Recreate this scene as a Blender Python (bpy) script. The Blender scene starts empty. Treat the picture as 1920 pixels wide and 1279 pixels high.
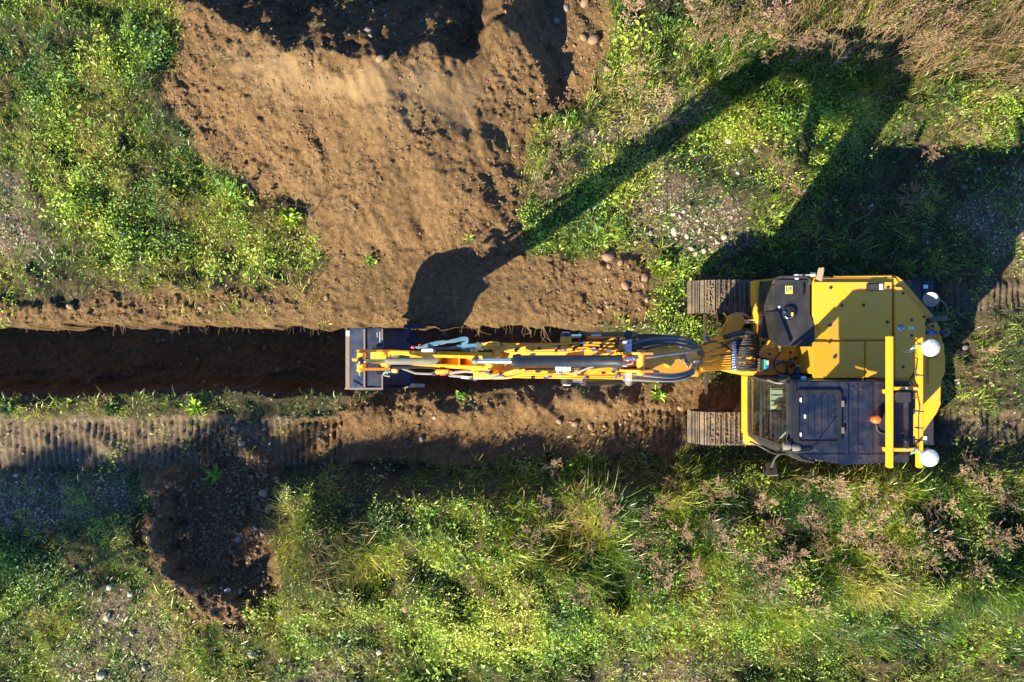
import bpy, bmesh, math, random
import numpy as np
from mathutils import Vector, Matrix

# ------------------------------------------------------------------ camera, world, sun
C = bpy.context.scene.collection
SC = bpy.context.scene
HC = 11.5          # drone height, metres
PX = 130.0         # photo pixels per metre at ground level
cam = bpy.data.cameras.new('camera'); cam.sensor_width = 36.0
cam.lens = 18.0 / (960.0 / PX / HC); cam.clip_end = 1500
camo = bpy.data.objects.new('camera', cam); C.objects.link(camo)
camo.location = (0, 0, HC); SC.camera = camo
SUN_EL, SUN_AZ = 30.0, 46.0        # elevation; direction the shadows run, degrees from +X
world = bpy.data.worlds.new('World'); SC.world = world; world.use_nodes = True
wn = world.node_tree; wn.nodes.clear()
wo = wn.nodes.new('ShaderNodeOutputWorld'); wb = wn.nodes.new('ShaderNodeBackground')
ws = wn.nodes.new('ShaderNodeTexSky'); ws.sky_type = 'NISHITA'; ws.sun_disc = False
ws.sun_elevation = math.radians(SUN_EL); ws.sun_rotation = math.radians(270.0 - SUN_AZ)
ws.air_density = 1.0; ws.dust_density = 0.4; ws.ozone_density = 2.0
wb.inputs['Strength'].default_value = 0.062
wm = wn.nodes.new('ShaderNodeMix'); wm.data_type = 'RGBA'; wm.blend_type = 'MULTIPLY'; wm.inputs[0].default_value = 1.0
wm.inputs[7].default_value = (.62, .92, 1.42, 1)      # a clear, deep blue autumn sky
wn.links.new(ws.outputs[0], wm.inputs[6]); wn.links.new(wm.outputs[2], wb.inputs[0]); wn.links.new(wb.outputs[0], wo.inputs[0])
sun = bpy.data.lights.new('sun', 'SUN'); sun.energy = 5.0; sun.angle = math.radians(0.53)
sun.color = (1.0, 0.87, 0.61)
suno = bpy.data.objects.new('sun', sun); C.objects.link(suno)
_e, _a = math.radians(SUN_EL), math.radians(SUN_AZ)
LD = Vector((math.cos(_a) * math.cos(_e), math.sin(_a) * math.cos(_e), -math.sin(_e)))
suno.rotation_euler = LD.to_track_quat('-Z', 'Y').to_euler()
SC.view_settings.view_transform = 'Standard'; SC.view_settings.look = 'None'
SC.view_settings.exposure = 1.86; SC.view_settings.gamma = 1.0
SC.view_settings.use_curve_mapping = False

rng = np.random.default_rng(7); random.seed(7)

# ------------------------------------------------------------------ helpers
def wx(px, z=0.0): return (px - 960.0) / PX * (HC - z) / HC
def wy(py, z=0.0): return -(py - 639.5) / PX * (HC - z) / HC
def W(px, py, z=0.0): return Vector((wx(px, z), wy(py, z), z))
def ground_px(px, py, z): return (960 + wx(px, z) * PX, 639.5 - wy(py, z) * PX)

def tag(o, label=None, cat=None, group=None, kind=None):
    if label: o['label'] = label
    if cat: o['category'] = cat
    if group: o['group'] = group
    if kind: o['kind'] = kind
    return o

class N:
    def __init__(s, name):
        s.m = bpy.data.materials.new(name); s.m.use_nodes = True
        s.t = s.m.node_tree; s.t.nodes.clear()
        s.out = s.t.nodes.new('ShaderNodeOutputMaterial')
    def n(s, typ, **kw):
        nd = s.t.nodes.new(typ)
        for k, v in kw.items(): setattr(nd, k, v)
        return nd
    def l(s, a, b): s.t.links.new(a, b)
    def noise(s, scale, detail=4, rough=.6, vec=None):
        nd = s.n('ShaderNodeTexNoise'); nd.inputs['Scale'].default_value = scale
        nd.inputs['Detail'].default_value = detail; nd.inputs['Roughness'].default_value = rough
        if vec is not None: s.l(vec, nd.inputs['Vector'])
        return nd
    def ramp(s, fac, stops):
        r = s.n('ShaderNodeValToRGB'); s.l(fac, r.inputs[0]); e = r.color_ramp.elements
        while len(e) < len(stops): e.new(0.5)
        for i, (p, c) in enumerate(stops):
            e[i].position = p; e[i].color = (c, c, c, 1) if not hasattr(c, '__len__') else (*c, 1)
        return r
    def mix(s, fac, a, b, mode='MIX'):
        m = s.n('ShaderNodeMix', data_type='RGBA', blend_type=mode)
        for sock, v in ((m.inputs[0], fac), (m.inputs[6], a), (m.inputs[7], b)):
            if hasattr(v, 'is_linked') or hasattr(v, 'links'): s.l(v, sock)
            elif hasattr(v, '__len__'): sock.default_value = (*v, 1)
            else: sock.default_value = v
        return m.outputs[2]

def paint(name, col, rough=.4, metal=0.0, dust=.25, dustcol=(.30, .22, .14), bump=.0, coat=0.0, spec=.5):
    """painted or plastic surface with uneven dust, smears and small chips"""
    s = N(name); tc = s.n('ShaderNodeTexCoord'); v = tc.outputs['Object']
    geo = s.n('ShaderNodeNewGeometry'); pos = geo.outputs['Position']
    n1 = s.noise(5.0, 6, .65, pos); n2 = s.noise(60, 3, .6, pos)
    r1 = s.ramp(n1.outputs[0], [(.42, 0.0), (.75, 1.0)]); r2 = s.ramp(n2.outputs[0], [(.35, .3), (.75, 1.0)])
    mu = s.n('ShaderNodeMath', operation='MULTIPLY'); s.l(r1.outputs[0], mu.inputs[0]); s.l(r2.outputs[0], mu.inputs[1])
    m2 = s.n('ShaderNodeMath', operation='MULTIPLY'); s.l(mu.outputs[0], m2.inputs[0]); m2.inputs[1].default_value = dust
    vo = s.n('ShaderNodeTexVoronoi'); vo.inputs['Scale'].default_value = 34; s.l(pos, vo.inputs['Vector'])
    sp = s.ramp(vo.outputs['Distance'], [(.05, 1.0), (.10, 0.0)])
    sp2 = s.n('ShaderNodeMath', operation='MULTIPLY'); s.l(sp.outputs[0], sp2.inputs[0]); sp2.inputs[1].default_value = min(1, dust * .8)
    ad = s.n('ShaderNodeMath', operation='MAXIMUM'); s.l(m2.outputs[0], ad.inputs[0]); s.l(sp2.outputs[0], ad.inputs[1])
    c = s.mix(ad.outputs[0], col, dustcol)
    b = s.n('ShaderNodeBsdfPrincipled'); s.l(c, b.inputs['Base Color'])
    b.inputs['Metallic'].default_value = metal; b.inputs['Specular IOR Level'].default_value = spec
    b.inputs['Coat Weight'].default_value = coat; b.inputs['Coat Roughness'].default_value = .12
    ra = s.ramp(n1.outputs[0], [(.3, rough), (.8, min(1, rough + .25))]); s.l(ra.outputs[0], b.inputs['Roughness'])
    if bump:
        bp = s.n('ShaderNodeBump'); bp.inputs['Strength'].default_value = bump; bp.inputs['Distance'].default_value = .01
        s.l(n2.outputs[0], bp.inputs['Height']); s.l(bp.outputs[0], b.inputs['Normal'])
    s.l(b.outputs[0], s.out.inputs[0]); return s.m

M = {}
M['yellow'] = paint('yellow_paint', (.78, .33, .008), .36, dust=.55, dustcol=(.36, .25, .13), coat=.25)
M['yellow2'] = paint('yellow_paint_worn', (.72, .33, .015), .45, dust=.5)
M['black'] = paint('black_plastic', (.016, .017, .02), .42, dust=.16, bump=.15)
M['blacksmooth'] = paint('black_gloss', (.012, .013, .016), .22, dust=.08)
M['roof'] = paint('black_roof', (.005, .010, .024), .28, dust=.16, coat=.3)
M['steel'] = paint('muddy_track_steel', (.085, .068, .052), .5, metal=.3, dust=1.4, dustcol=(.27, .20, .125), bump=1.0)
M['frame'] = paint('undercarriage_steel', (.06, .05, .04), .6, metal=.2, dust=.8, bump=.5)
M['bucket'] = paint('blue_black_bucket_steel', (.010, .020, .045), .28, metal=.2, dust=.40, dustcol=(.16, .11, .07), bump=.3)
M['wornsteel'] = paint('worn_bright_steel', (.35, .32, .28), .4, metal=.7, dust=.5)
M['chrome'] = paint('chrome_rod', (.75, .76, .78), .12, metal=1.0, dust=.02)
M['hose'] = paint('black_rubber_hose', (.022, .022, .024), .45, dust=.25)
M['hosegrey'] = paint('grey_braided_hose', (.16, .16, .17), .4, dust=.3)
M['cyl'] = paint('black_cylinder_paint', (.016, .018, .022), .28, dust=.12, coat=.4)
M['cylgrey'] = paint('grey_cylinder_paint', (.10, .10, .085), .4, dust=.45)
M['white'] = paint('white_plastic', (.44, .44, .44), .35, dust=.06)
M['sticker'] = paint('sticker_pale', (.62, .68, .72), .4, dust=.05)
M['stickery'] = paint('sticker_yellow', (.62, .52, .06), .4, dust=.05)
M['orange'] = paint('orange_lens', (.85, .10, .005), .15, dust=.02, coat=.8)
M['red'] = paint('red_cap', (.55, .02, .03), .35, dust=.05)
M['green'] = paint('green_connector', (.01, .42, .28), .4, dust=.05)
M['bluewire'] = paint('blue_connector', (.02, .12, .42), .4, dust=.05)
M['mat'] = paint('grey_floor_mat', (.34, .37, .36), .6, dust=.4)
M['trousers'] = paint('blue_work_trousers', (.008, .045, .12), .8, dust=.15)
M['jacket'] = paint('dark_work_jacket', (.012, .013, .02), .85, dust=.03)
M['seatcloth'] = paint('seat_cloth', (.010, .010, .012), .8, dust=.03)
M['darktwig0'] = paint('dark_brown_strip', (.030, .020, .015), .7, dust=.3, dustcol=(.10, .07, .045))
M['bluehose'] = paint('blue_hose_sleeve', (.035, .10, .17), .4, dust=.3)
M['skin'] = paint('skin', (.50, .29, .20), .55, dust=.03)
M['boots'] = paint('tan_leather_boot', (.42, .33, .17), .6, dust=.4)
M['hair'] = paint('brown_hair', (.05, .03, .02), .7, dust=.0)
M['eye'] = paint('eye', (.05, .03, .02), .2, dust=.0)
M['mirror'] = paint('bronze_mirror_shell', (.16, .14, .11), .28, dust=.3)

def glass(name, tint, fac=.10):
    s = N(name); t = s.n('ShaderNodeBsdfTransparent'); t.inputs[0].default_value = (*tint, 1)
    g = s.n('ShaderNodeBsdfGlossy'); g.inputs['Roughness'].default_value = .03
    lw = s.n('ShaderNodeLayerWeight'); pw = s.n('ShaderNodeMath', operation='POWER'); s.l(lw.outputs['Facing'], pw.inputs[0]); pw.inputs[1].default_value = 4.0
    fr = s.n('ShaderNodeMath', operation='MULTIPLY_ADD'); s.l(pw.outputs[0], fr.inputs[0]); fr.inputs[1].default_value = .6; fr.inputs[2].default_value = .04
    m = s.n('ShaderNodeMixShader'); s.l(fr.outputs[0], m.inputs[0]); s.l(t.outputs[0], m.inputs[1]); s.l(g.outputs[0], m.inputs[2])
    s.l(m.outputs[0], s.out.inputs[0]); return s.m
M['glass'] = glass('green_tinted_glass', (.86, .94, .90)); M['dirtysteel'] = paint('earth_caked_steel', (.20, .155, .11), .55, metal=.3, dust=1.0, dustcol=(.22, .15, .09), bump=.6)

# ---- mesh builder
class MB:
    def __init__(s): s.bm = bmesh.new()
    def _bev(s, verts, faces, bev, seg=2):
        if not bev: return
        es = set()
        for f in faces:
            for e in f.edges:
                if len(e.link_faces) == 2 and e.calc_face_angle(0) > .5: es.add(e)
        bmesh.ops.bevel(s.bm, geom=list(es), offset=bev, segments=seg, affect='EDGES', clamp_overlap=True)
    def prism(s, pts, d0, d1, axis='z', bev=0):
        """pts 2D polygon extruded between d0 and d1; axis z: pts are (x,y); axis y: pts are (x,z); axis x: pts are (y,z)"""
        def P(p, d): return {'z': (p[0], p[1], d), 'y': (p[0], d, p[1]), 'x': (d, p[0], p[1])}[axis]
        a = [s.bm.verts.new(P(p, d0)) for p in pts]; b = [s.bm.verts.new(P(p, d1)) for p in pts]
        fs = [s.bm.faces.new(a[::-1]), s.bm.faces.new(b)]; n = len(pts)
        for i in range(n): fs.append(s.bm.faces.new((a[i], a[(i + 1) % n], b[(i + 1) % n], b[i])))
        bmesh.ops.recalc_face_normals(s.bm, faces=fs); s._bev(a + b, fs, bev); return s
    def box(s, x0, x1, y0, y1, z0, z1, bev=0):
        return s.prism([(x0, y0), (x1, y0), (x1, y1), (x0, y1)], z0, z1, 'z', bev)
    def hull(s, a4, b4, bev=0):
        a = [s.bm.verts.new(p) for p in a4]; b = [s.bm.verts.new(p) for p in b4]; n = len(a)
        fs = [s.bm.faces.new(a[::-1]), s.bm.faces.new(b)]
        for i in range(n): fs.append(s.bm.faces.new((a[i], a[(i + 1) % n], b[(i + 1) % n], b[i])))
        bmesh.ops.recalc_face_normals(s.bm, faces=fs); s._bev(a + b, fs, bev); return s
    def bar(s, p0, p1, w, h, bev=0, up=(0, 0, 1)):
        p0, p1 = Vector(p0), Vector(p1); d = (p1 - p0).normalized(); u = Vector(up)
        if abs(d.dot(u)) > .95: u = Vector((0, 1, 0))
        r = d.cross(u).normalized() * w / 2; u2 = r.cross(d).normalized() * h / 2
        q = lambda p: [p - r - u2, p + r - u2, p + r + u2, p - r + u2]
        return s.hull(q(p0), q(p1), bev)
    def cyl(s, p0, p1, r0, r1=None, n=16, bev=0):
        r1 = r0 if r1 is None else r1; p0, p1 = Vector(p0), Vector(p1); d = (p1 - p0).normalized()
        u = d.orthogonal().normalized(); v = d.cross(u)
        ring = lambda p, r: [p + (u * math.cos(2 * math.pi * i / n) + v * math.sin(2 * math.pi * i / n)) * r for i in range(n)]
        return s.hull(ring(p0, r0), ring(p1, r1), bev)
    def lathe(s, base, axis, prof, n=20):
        """prof: list of (radius, height along axis)"""
        p0 = Vector(base); d = Vector(axis).normalized(); u = d.orthogonal().normalized(); v = d.cross(u); rings = []
        for r, h in prof:
            r = max(r, 1e-4)
            rings.append([s.bm.verts.new(p0 + d * h + (u * math.cos(2 * math.pi * i / n) + v * math.sin(2 * math.pi * i / n)) * r) for i in range(n)])
        fs = []
        for k in range(len(rings) - 1):
            for i in range(n): fs.append(s.bm.faces.new((rings[k][i], rings[k][(i + 1) % n], rings[k + 1][(i + 1) % n], rings[k + 1][i])))
        fs.append(s.bm.faces.new(rings[0][::-1])); fs.append(s.bm.faces.new(rings[-1]))
        bmesh.ops.recalc_face_normals(s.bm, faces=fs); return s
    def tube(s, pts, r, n=8, sub=5, taper=None):
        P = [Vector(p) for p in pts]
        if len(P) > 2 and sub > 1:
            Q = [P[0] * 2 - P[1]] + P + [P[-1] * 2 - P[-2]]; out = []
            for i in range(1, len(Q) - 2):
                for k in range(sub):
                    t = k / sub; a, b, c, d = Q[i - 1], Q[i], Q[i + 1], Q[i + 2]
                    out.append(.5 * ((2 * b) + (c - a) * t + (2 * a - 5 * b + 4 * c - d) * t * t + (3 * b - a - 3 * c + d) * t ** 3))
            out.append(P[-1]); P = out
        prev = None; rings = []; m = len(P)
        for i, p in enumerate(P):
            d = (P[min(i + 1, m - 1)] - P[max(i - 1, 0)])
            d = d.normalized() if d.length > 1e-9 else Vector((1, 0, 0))
            if prev is None: u = d.orthogonal().normalized()
            else:
                u = prev - d * prev.dot(d)
                u = u.normalized() if u.length > 1e-6 else d.orthogonal().normalized()
            prev = u; v = d.cross(u); rr = r if taper is None else r * (1 + (taper - 1) * i / (m - 1))
            rings.append([s.bm.verts.new(p + (u * math.cos(2 * math.pi * k / n) + v * math.sin(2 * math.pi * k / n)) * rr) for k in range(n)])
        for k in range(m - 1):
            for i in range(n): s.bm.faces.new((rings[k][i], rings[k][(i + 1) % n], rings[k + 1][(i + 1) % n], rings[k + 1][i]))
        s.bm.faces.new(rings[0][::-1]); s.bm.faces.new(rings[-1]); return s
    def ball(s, c, rad, n=12, m=8):
        r = rad if hasattr(rad, '__len__') else (rad,) * 3
        g = bmesh.ops.create_uvsphere(s.bm, u_segments=n, v_segments=m, radius=1.0)
        for v in g['verts']: v.co = Vector((v.co.x * r[0], v.co.y * r[1], v.co.z * r[2])) + Vector(c)
        return s
    def build(s, name, mat, parent=None, smooth=None, origin=None):
        me = bpy.data.meshes.new(name); s.bm.normal_update()
        cs = [v.co for v in s.bm.verts]
        c = Vector(origin) if origin is not None else sum(cs, Vector()) / max(1, len(cs))
        bmesh.ops.translate(s.bm, verts=s.bm.verts, vec=-c)
        s.bm.to_mesh(me); s.bm.free(); me.materials.append(mat)
        me.polygons.foreach_set('use_smooth', [True] * len(me.polygons))
        me.set_sharp_from_angle(angle=math.radians(38))
        o = bpy.data.objects.new(name, me); C.objects.link(o)
        if parent is not None:
            o.parent = parent; o.location = c - WLOC[parent.name]
        else: o.location = c
        WLOC[o.name] = c.copy(); return o
WLOC = {}
def empty(name, loc, parent=None):
    o = bpy.data.objects.new(name, None); C.objects.link(o); o.empty_display_size = .1; WLOC[o.name] = Vector(loc)
    if parent is not None: o.parent = parent; o.location = Vector(loc) - WLOC[parent.name]
    else: o.location = loc
    return o

# ------------------------------------------------------------------ numpy noise and painting maps
_L = {}
def vn(x, y, f, seed):
    if seed not in _L: _L[seed] = np.random.default_rng(seed + 100).random((256, 256)).astype(np.float32)
    T = _L[seed]; x = x * f; y = y * f; xi = np.floor(x).astype(int); yi = np.floor(y).astype(int)
    u = x - xi; v = y - yi; u = u * u * (3 - 2 * u); v = v * v * (3 - 2 * v)
    a = T[xi & 255, yi & 255]; b = T[(xi + 1) & 255, yi & 255]; c = T[xi & 255, (yi + 1) & 255]; d = T[(xi + 1) & 255, (yi + 1) & 255]
    return (a * (1 - u) + b * u) * (1 - v) + (c * (1 - u) + d * u) * v
def fbm(x, y, f, o, seed, g=.5):
    r = 0; a = 1; t = 0
    for k in range(o): r = r + a * (vn(x + 3.1 * k, y - 7.7 * k, f, seed + k) - .5); t += a; a *= g; f *= 2.03
    return r / t * 2
def sm(a, b, x):
    t = np.clip((x - a) / (b - a), 0, 1); return t * t * (3 - 2 * t)
def sdf(poly, X, Y):
    """signed distance in photo pixels, negative inside"""
    d = np.full(X.shape, 1e9); ins = np.zeros(X.shape, bool); n = len(poly)
    for i in range(n):
        x0, y0 = poly[i]; x1, y1 = poly[(i + 1) % n]; ex, ey = x1 - x0, y1 - y0
        t = np.clip(((X - x0) * ex + (Y - y0) * ey) / (ex * ex + ey * ey + 1e-9), 0, 1)
        d = np.minimum(d, np.hypot(X - x0 - t * ex, Y - y0 - t * ey))
        c = ((y0 > Y) != (y1 > Y)) & (X < (ex) * (Y - y0) / (ey if ey else 1e-9) + x0); ins ^= c
    return np.where(ins, -d, d)
def pline(pts, X, Y):
    """distance to a polyline, and the signed side (positive above the line in the photo)"""
    d = np.full(X.shape, 1e9)
    for i in range(len(pts) - 1):
        x0, y0 = pts[i]; x1, y1 = pts[i + 1]; ex, ey = x1 - x0, y1 - y0
        t = np.clip(((X - x0) * ex + (Y - y0) * ey) / (ex * ex + ey * ey), 0, 1)
        d = np.minimum(d, np.hypot(X - x0 - t * ex, Y - y0 - t * ey))
    return d

FX, FY, ST = 8.0, 5.5, 0.0215
def axis(F):
    a = list(np.arange(-F, F + 1e-6, ST)); s = ST; v = F; tail = []
    while v < 420: s *= 1.16; v += s; tail.append(v)
    return np.array([-t for t in tail[::-1]] + a + tail)
GX, GY = axis(FX), axis(FY)
XX, YY = np.meshgrid(GX, GY)          # world metres
gx = 960 + XX * PX; gy = 639.5 - YY * PX   # ground pixels
wob = lambda s, a: fbm(XX, YY, s, 4, 11) * a
ex_, ey_ = gx + fbm(XX, YY, 2.2, 4, 21) * 26, gy + fbm(XX, YY, 2.2, 4, 31) * 26   # wandering edges

HEAP = [(330, -400), (335, 60), (318, 130), (340, 215), (360, 285), (415, 335), (505, 375), (572, 405), (590, 470), (640, 490), (760, 480), (960, 470), (990, 430), (985, 340), (1000, 265), (1080, 200), (1135, 120), (1140, 40), (1150, -400)]
SOIL = [[(330, -400), (335, 60), (305, 130), (330, 210), (350, 275), (410, 330), (500, 370), (575, 400), (590, 470), (600, 520), (560, 545), (440, 535), (300, 545), (100, 575), (-90000, 590), (-90000, 612), (1010, 618), (1180, 610), (1225, 590), (1230, 520), (1190, 480), (1120, 470), (990, 475), (985, 330), (1000, 260), (1090, 190), (1140, 110), (1150, -400)],
        [(640, 745), (1200, 705), (1425, 695), (1425, 765), (1290, 775), (1270, 850), (1120, 858), (760, 868), (560, 870), (500, 800), (640, 780)]]
TRENCH = [(-90000, 614), (700, 612), (1000, 612), (1080, 622), (1190, 640), (1235, 662), (1215, 700), (1100, 722), (900, 731), (640, 742), (500, 741), (-90000, 743)]
HEAP2 = [(282, 880), (276, 1000), (290, 1080), (350, 1145), (450, 1165), (505, 1120), (525, 1000), (535, 900), (500, 830), (430, 800), (350, 845)]
PATH = [(-90000, 780), (520, 778), (640, 790), (640, 866), (300, 872), (-90000, 893)]
GRAV = [[(-90000, 270), (0, 290), (40, 330), (70, 400), (120, 440), (80, 490), (-90000, 505)],
        [(1172, 395), (1220, 300), (1290, 320), (1420, 400), (1400, 450), (1290, 478), (1190, 452)],
        [(-90000, 890), (255, 885), (262, 960), (150, 985), (-90000, 1010)],
        [(180, 1130), (260, 1110), (340, 1170), (340, 1250), (250, 1400), (120, 1400), (110, 1240)],
        [(500, 1240), (690, 1235), (720, 1400), (480, 1400)], [(1120, 1255), (1340, 1240), (1380, 1400), (1100, 1400)],
        [(1790, 410), (1925, 300), (1990, 420), (1900, 520)], [(1050, 260), (1320, 150), (1340, 200), (1080, 310)]]
PRINTS = [(-90000, 640, 790, 888, .26), (1150, 1420, 770, 834, .0), (1215, 1420, 530, 588, .0), (-90000, 480, 540, 592, .0), (1760, 90000, 524, 588, .0), (1745, 90000, 768, 836, .0)]

s_soil = np.minimum.reduce([sdf(p, ex_, ey_) for p in SOIL]); s_heap = sdf(HEAP, ex_, ey_); s_heap2 = sdf(HEAP2, ex_ + fbm(XX, YY, 4, 4, 201, .6) * 34, ey_ + fbm(XX, YY, 4, 4, 203, .6) * 34)
jag = fbm(XX, YY, 5, 5, 41, .65) * 12 + fbm(XX, YY, 1.0, 2, 45) * 7 + np.maximum(fbm(XX, YY, 2.4, 2, 47), .15) * 8
s_tr = sdf(TRENCH, gx, gy + jag); s_path = sdf(PATH, ex_, ey_); s_grav = np.minimum.reduce([sdf(p, ex_, ey_) for p in GRAV])
m_soil = sm(8, -8, np.minimum(s_soil, s_heap2)); m_path = sm(12, -12, s_path); m_grav = sm(25, -20, s_grav)
m_tr = sm(4, -3, s_tr)

# heights
din = np.maximum(0, -s_heap) / PX
Z = np.minimum(din * .36, .55 + din * .14)
ridge = [(-200, -300), (300, -20), (390, 10), (470, 52), (560, 110), (620, 98), (690, 132), (760, 122), (830, 104), (880, 122), (902, 95), (938, 35), (960, -40), (1000, -300)]
rx = np.array([p[0] for p in ridge]); ry = np.array([p[1] for p in ridge])
ny = 16 + np.interp(gx + fbm(XX, YY, 4, 3, 51) * 14, rx, ry) + fbm(XX, YY, 3.5, 4, 55) * 22
north = np.clip((ny - gy) / PX, 0, None)
crest = [(930, -400), (935, 35), (985, 120), (1015, 170), (1010, 230), (985, 330)]
cx = np.interp(gy, [p[1] for p in crest], [p[0] for p in crest]) + fbm(XX, YY, 4, 4, 57) * 20
east = np.clip((gx - cx) / PX, 0, None)
drop = np.maximum(north * .95 * (s_heap < 0), 0) + east * .85 * (s_heap < 0) * (gy < 330)
Zh = np.where(s_heap < 0, np.maximum(Z - drop, -.12 + .1 * fbm(XX, YY, 2, 3, 61)), 0) * sm(4, -14, s_heap)
smooth = sdf([(400, 80), (520, 110), (700, 150), (900, 140), (960, 190), (880, 250), (740, 260), (640, 215), (480, 190)], ex_, ey_)
m_smooth = sm(15, -45, smooth + fbm(XX, YY, 4, 4, 171, .65) * 45)
rows = fbm(XX * 1.0 + YY * .5, YY * .22, 3.0, 4, 65)
Zh += m_soil * (s_heap < 0) * rows * .07 * (1 - .5 * m_smooth)
H = Zh.copy()
# second heap: rim along its south-west side
rim = pline([(306, 900), (338, 990), (352, 1065), (395, 1105), (470, 1128)], ex_, ey_) / PX
mid = sm(30, -60, s_heap2)
H += (.27 + .35 * fbm(XX, YY, 5, 4, 151)) * np.exp(-(rim / .26) ** 2) * sm(20, -20, s_heap2) + .05 * mid
blk = pline([(450, 820), (500, 880), (520, 960)], ex_, ey_) / PX; H += .14 * np.exp(-(blk / .22) ** 2)
# windrow south of the trench
wr = pline([(690, 770), (850, 775), (960, 762), (1080, 755), (1160, 742)], ex_, ey_) / PX
H += .17 * np.exp(-(wr / .2) ** 2) * (1 + fbm(XX, YY, 3, 3, 71))
fl = pline([(640, 752), (640, 790), (700, 800), (1250, 790)], ex_, ey_) / PX
mnd = np.hypot((gx - 1150) / 60, (gy - 500) / 40); H += .14 * np.exp(-mnd ** 2)
# grassy bank south and mounds
bk0 = 905 - 38 * sm(1230, 1360, gx)
H += .44 * sm(bk0 - 22, bk0 + 24, gy + wob(1.2, 18)) * sm(1230, 1120, gy + wob(1.2, 60)) * sm(500, 600, gx + wob(1.1, 40))
H += .22 * np.exp(-((gx - 1500) / 130) ** 2 - ((gy - 250) / 70) ** 2) + .22 * np.exp(-((gx - 1800) / 110) ** 2 - ((gy - 220) / 60) ** 2)
H += .30 * sm(140, 20, gy) * sm(1480, 1640, gx)
H -= .16 * np.exp(-((gx - 1460) / 170) ** 2 - ((gy - 150) / 55) ** 2)
H += .12 * np.exp(-((gx - 160) / 170) ** 2 - ((gy - 350) / 160) ** 2)
H += fbm(XX, YY, .55, 3, 75) * .07
# bench lip and trench
lip = sm(30, 0, s_tr) * (gy < 660); H -= .05 * lip
H += m_soil * fbm(XX, YY, 7, 4, 81, .62) * .035 * (1 - .75 * m_smooth) + fbm(XX, YY, 12, 3, 85) * .012
wall = np.where(gy > 680, .55 * sm(4, -5, s_tr) + .45 * sm(-3, -20, s_tr + fbm(XX, YY, 6, 3, 49) * 5), sm(3.0, -5.0, s_tr)); ledge = sm(-4, -26, s_tr + fbm(XX, YY, 2.5, 3, 87) * 6) * (gy < 700)
bott = -1.12 + .10 * fbm(XX * .45, YY * 1.6, 1.8, 4, 89, .6) + .08 * np.maximum(fbm(XX, YY, 9, 3, 93), 0) + .05 * fbm(XX, YY, 6, 4, 91)
endramp = sm(1235, 1120, gx)
H = H * (1 - wall) + (wall * (bott * (.25 + .75 * endramp)) + .16 * wall * (1 - ledge) * (gy < 675))
# crawler prints: a row of pressed bars
m_print = np.zeros_like(H)
for x0, x1, y0, y1, _ in PRINTS:
    yc = .028 * np.clip((gx - 0) / 640, 0, 1) * -80 if x1 == 640 else 0
    mm = sm(-6, 6, gx - x0) * sm(6, -6, gx - x1) * sm(-5, 5, gy - y0 - yc + jag * .6) * sm(5, -5, gy - y1 - yc + jag * .6) * sm(-.75, -.2, fbm(XX, YY, 1.5, 3, 95))
    m_print = np.maximum(m_print, mm)
ph = (XX * 1.0 + .05 * fbm(XX, YY, .8, 2, 97)) / .094
bars = sm(.50, .92, np.abs((ph % 1) - .5) * 2)
m_print *= sm(-.55, .25, fbm(XX, YY, 2.6, 4, 191) + .25) * (1 - .35 * (gy < 600) * (gx < 700))
lanes = np.maximum(sm(1760, 1790, gx), 0) * np.maximum(sm(520, 530, gy) * sm(596, 586, gy), sm(764, 774, gy) * sm(842, 832, gy))
m_path = np.maximum(m_path, lanes * .55)
H -= m_print * ((.036 + .008 * lanes) * bars * (.55 + .8 * vn(XX, YY, 3.1, 193)) + .02) - m_print * fbm(XX, YY, 9, 3, 195) * .014
# smooth smears left by the bucket
for (a, b, c, d) in ((840, 545, 60, 30), (920, 800, 40, 26), (630, 855, 38, 14), (1165, 800, 40, 20)):
    pass
vegm = np.clip(1 - m_soil - .6 * m_path - .5 * m_grav, 0, 1) * sm(4, 30, s_tr)
bankm = sm(bk0 - 25, bk0 + 40, gy) * sm(500, 600, gx)
H += vegm * bankm * fbm(XX, YY, 1.5, 3, 161) * .46 * (1 - .65 * sm(1110, 1190, gy)) + vegm * (1 - bankm) * fbm(XX, YY, 1.1, 2, 165) * .12
H += vegm * (np.abs(fbm(XX, YY, 1.7, 3, 131)) * -.16 + fbm(XX, YY, 4.2, 3, 135) * .10 + .04)
grit = np.clip(m_soil + .5 * mid, 0, 1) * (1 - .8 * m_smooth) * sm(2, 10, s_tr)
H += grit * (np.maximum(fbm(XX, YY, 13, 4, 141, .75), -.05) * .075 * (.4 + .9 * sm(-.3, .4, fbm(XX, YY, 1.4, 3, 121))))
far = np.maximum(np.abs(XX) - 12, 0) + np.maximum(np.abs(YY) - 9, 0)
H = np.where(far > 0, H * np.exp(-far / 6), H)

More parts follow.
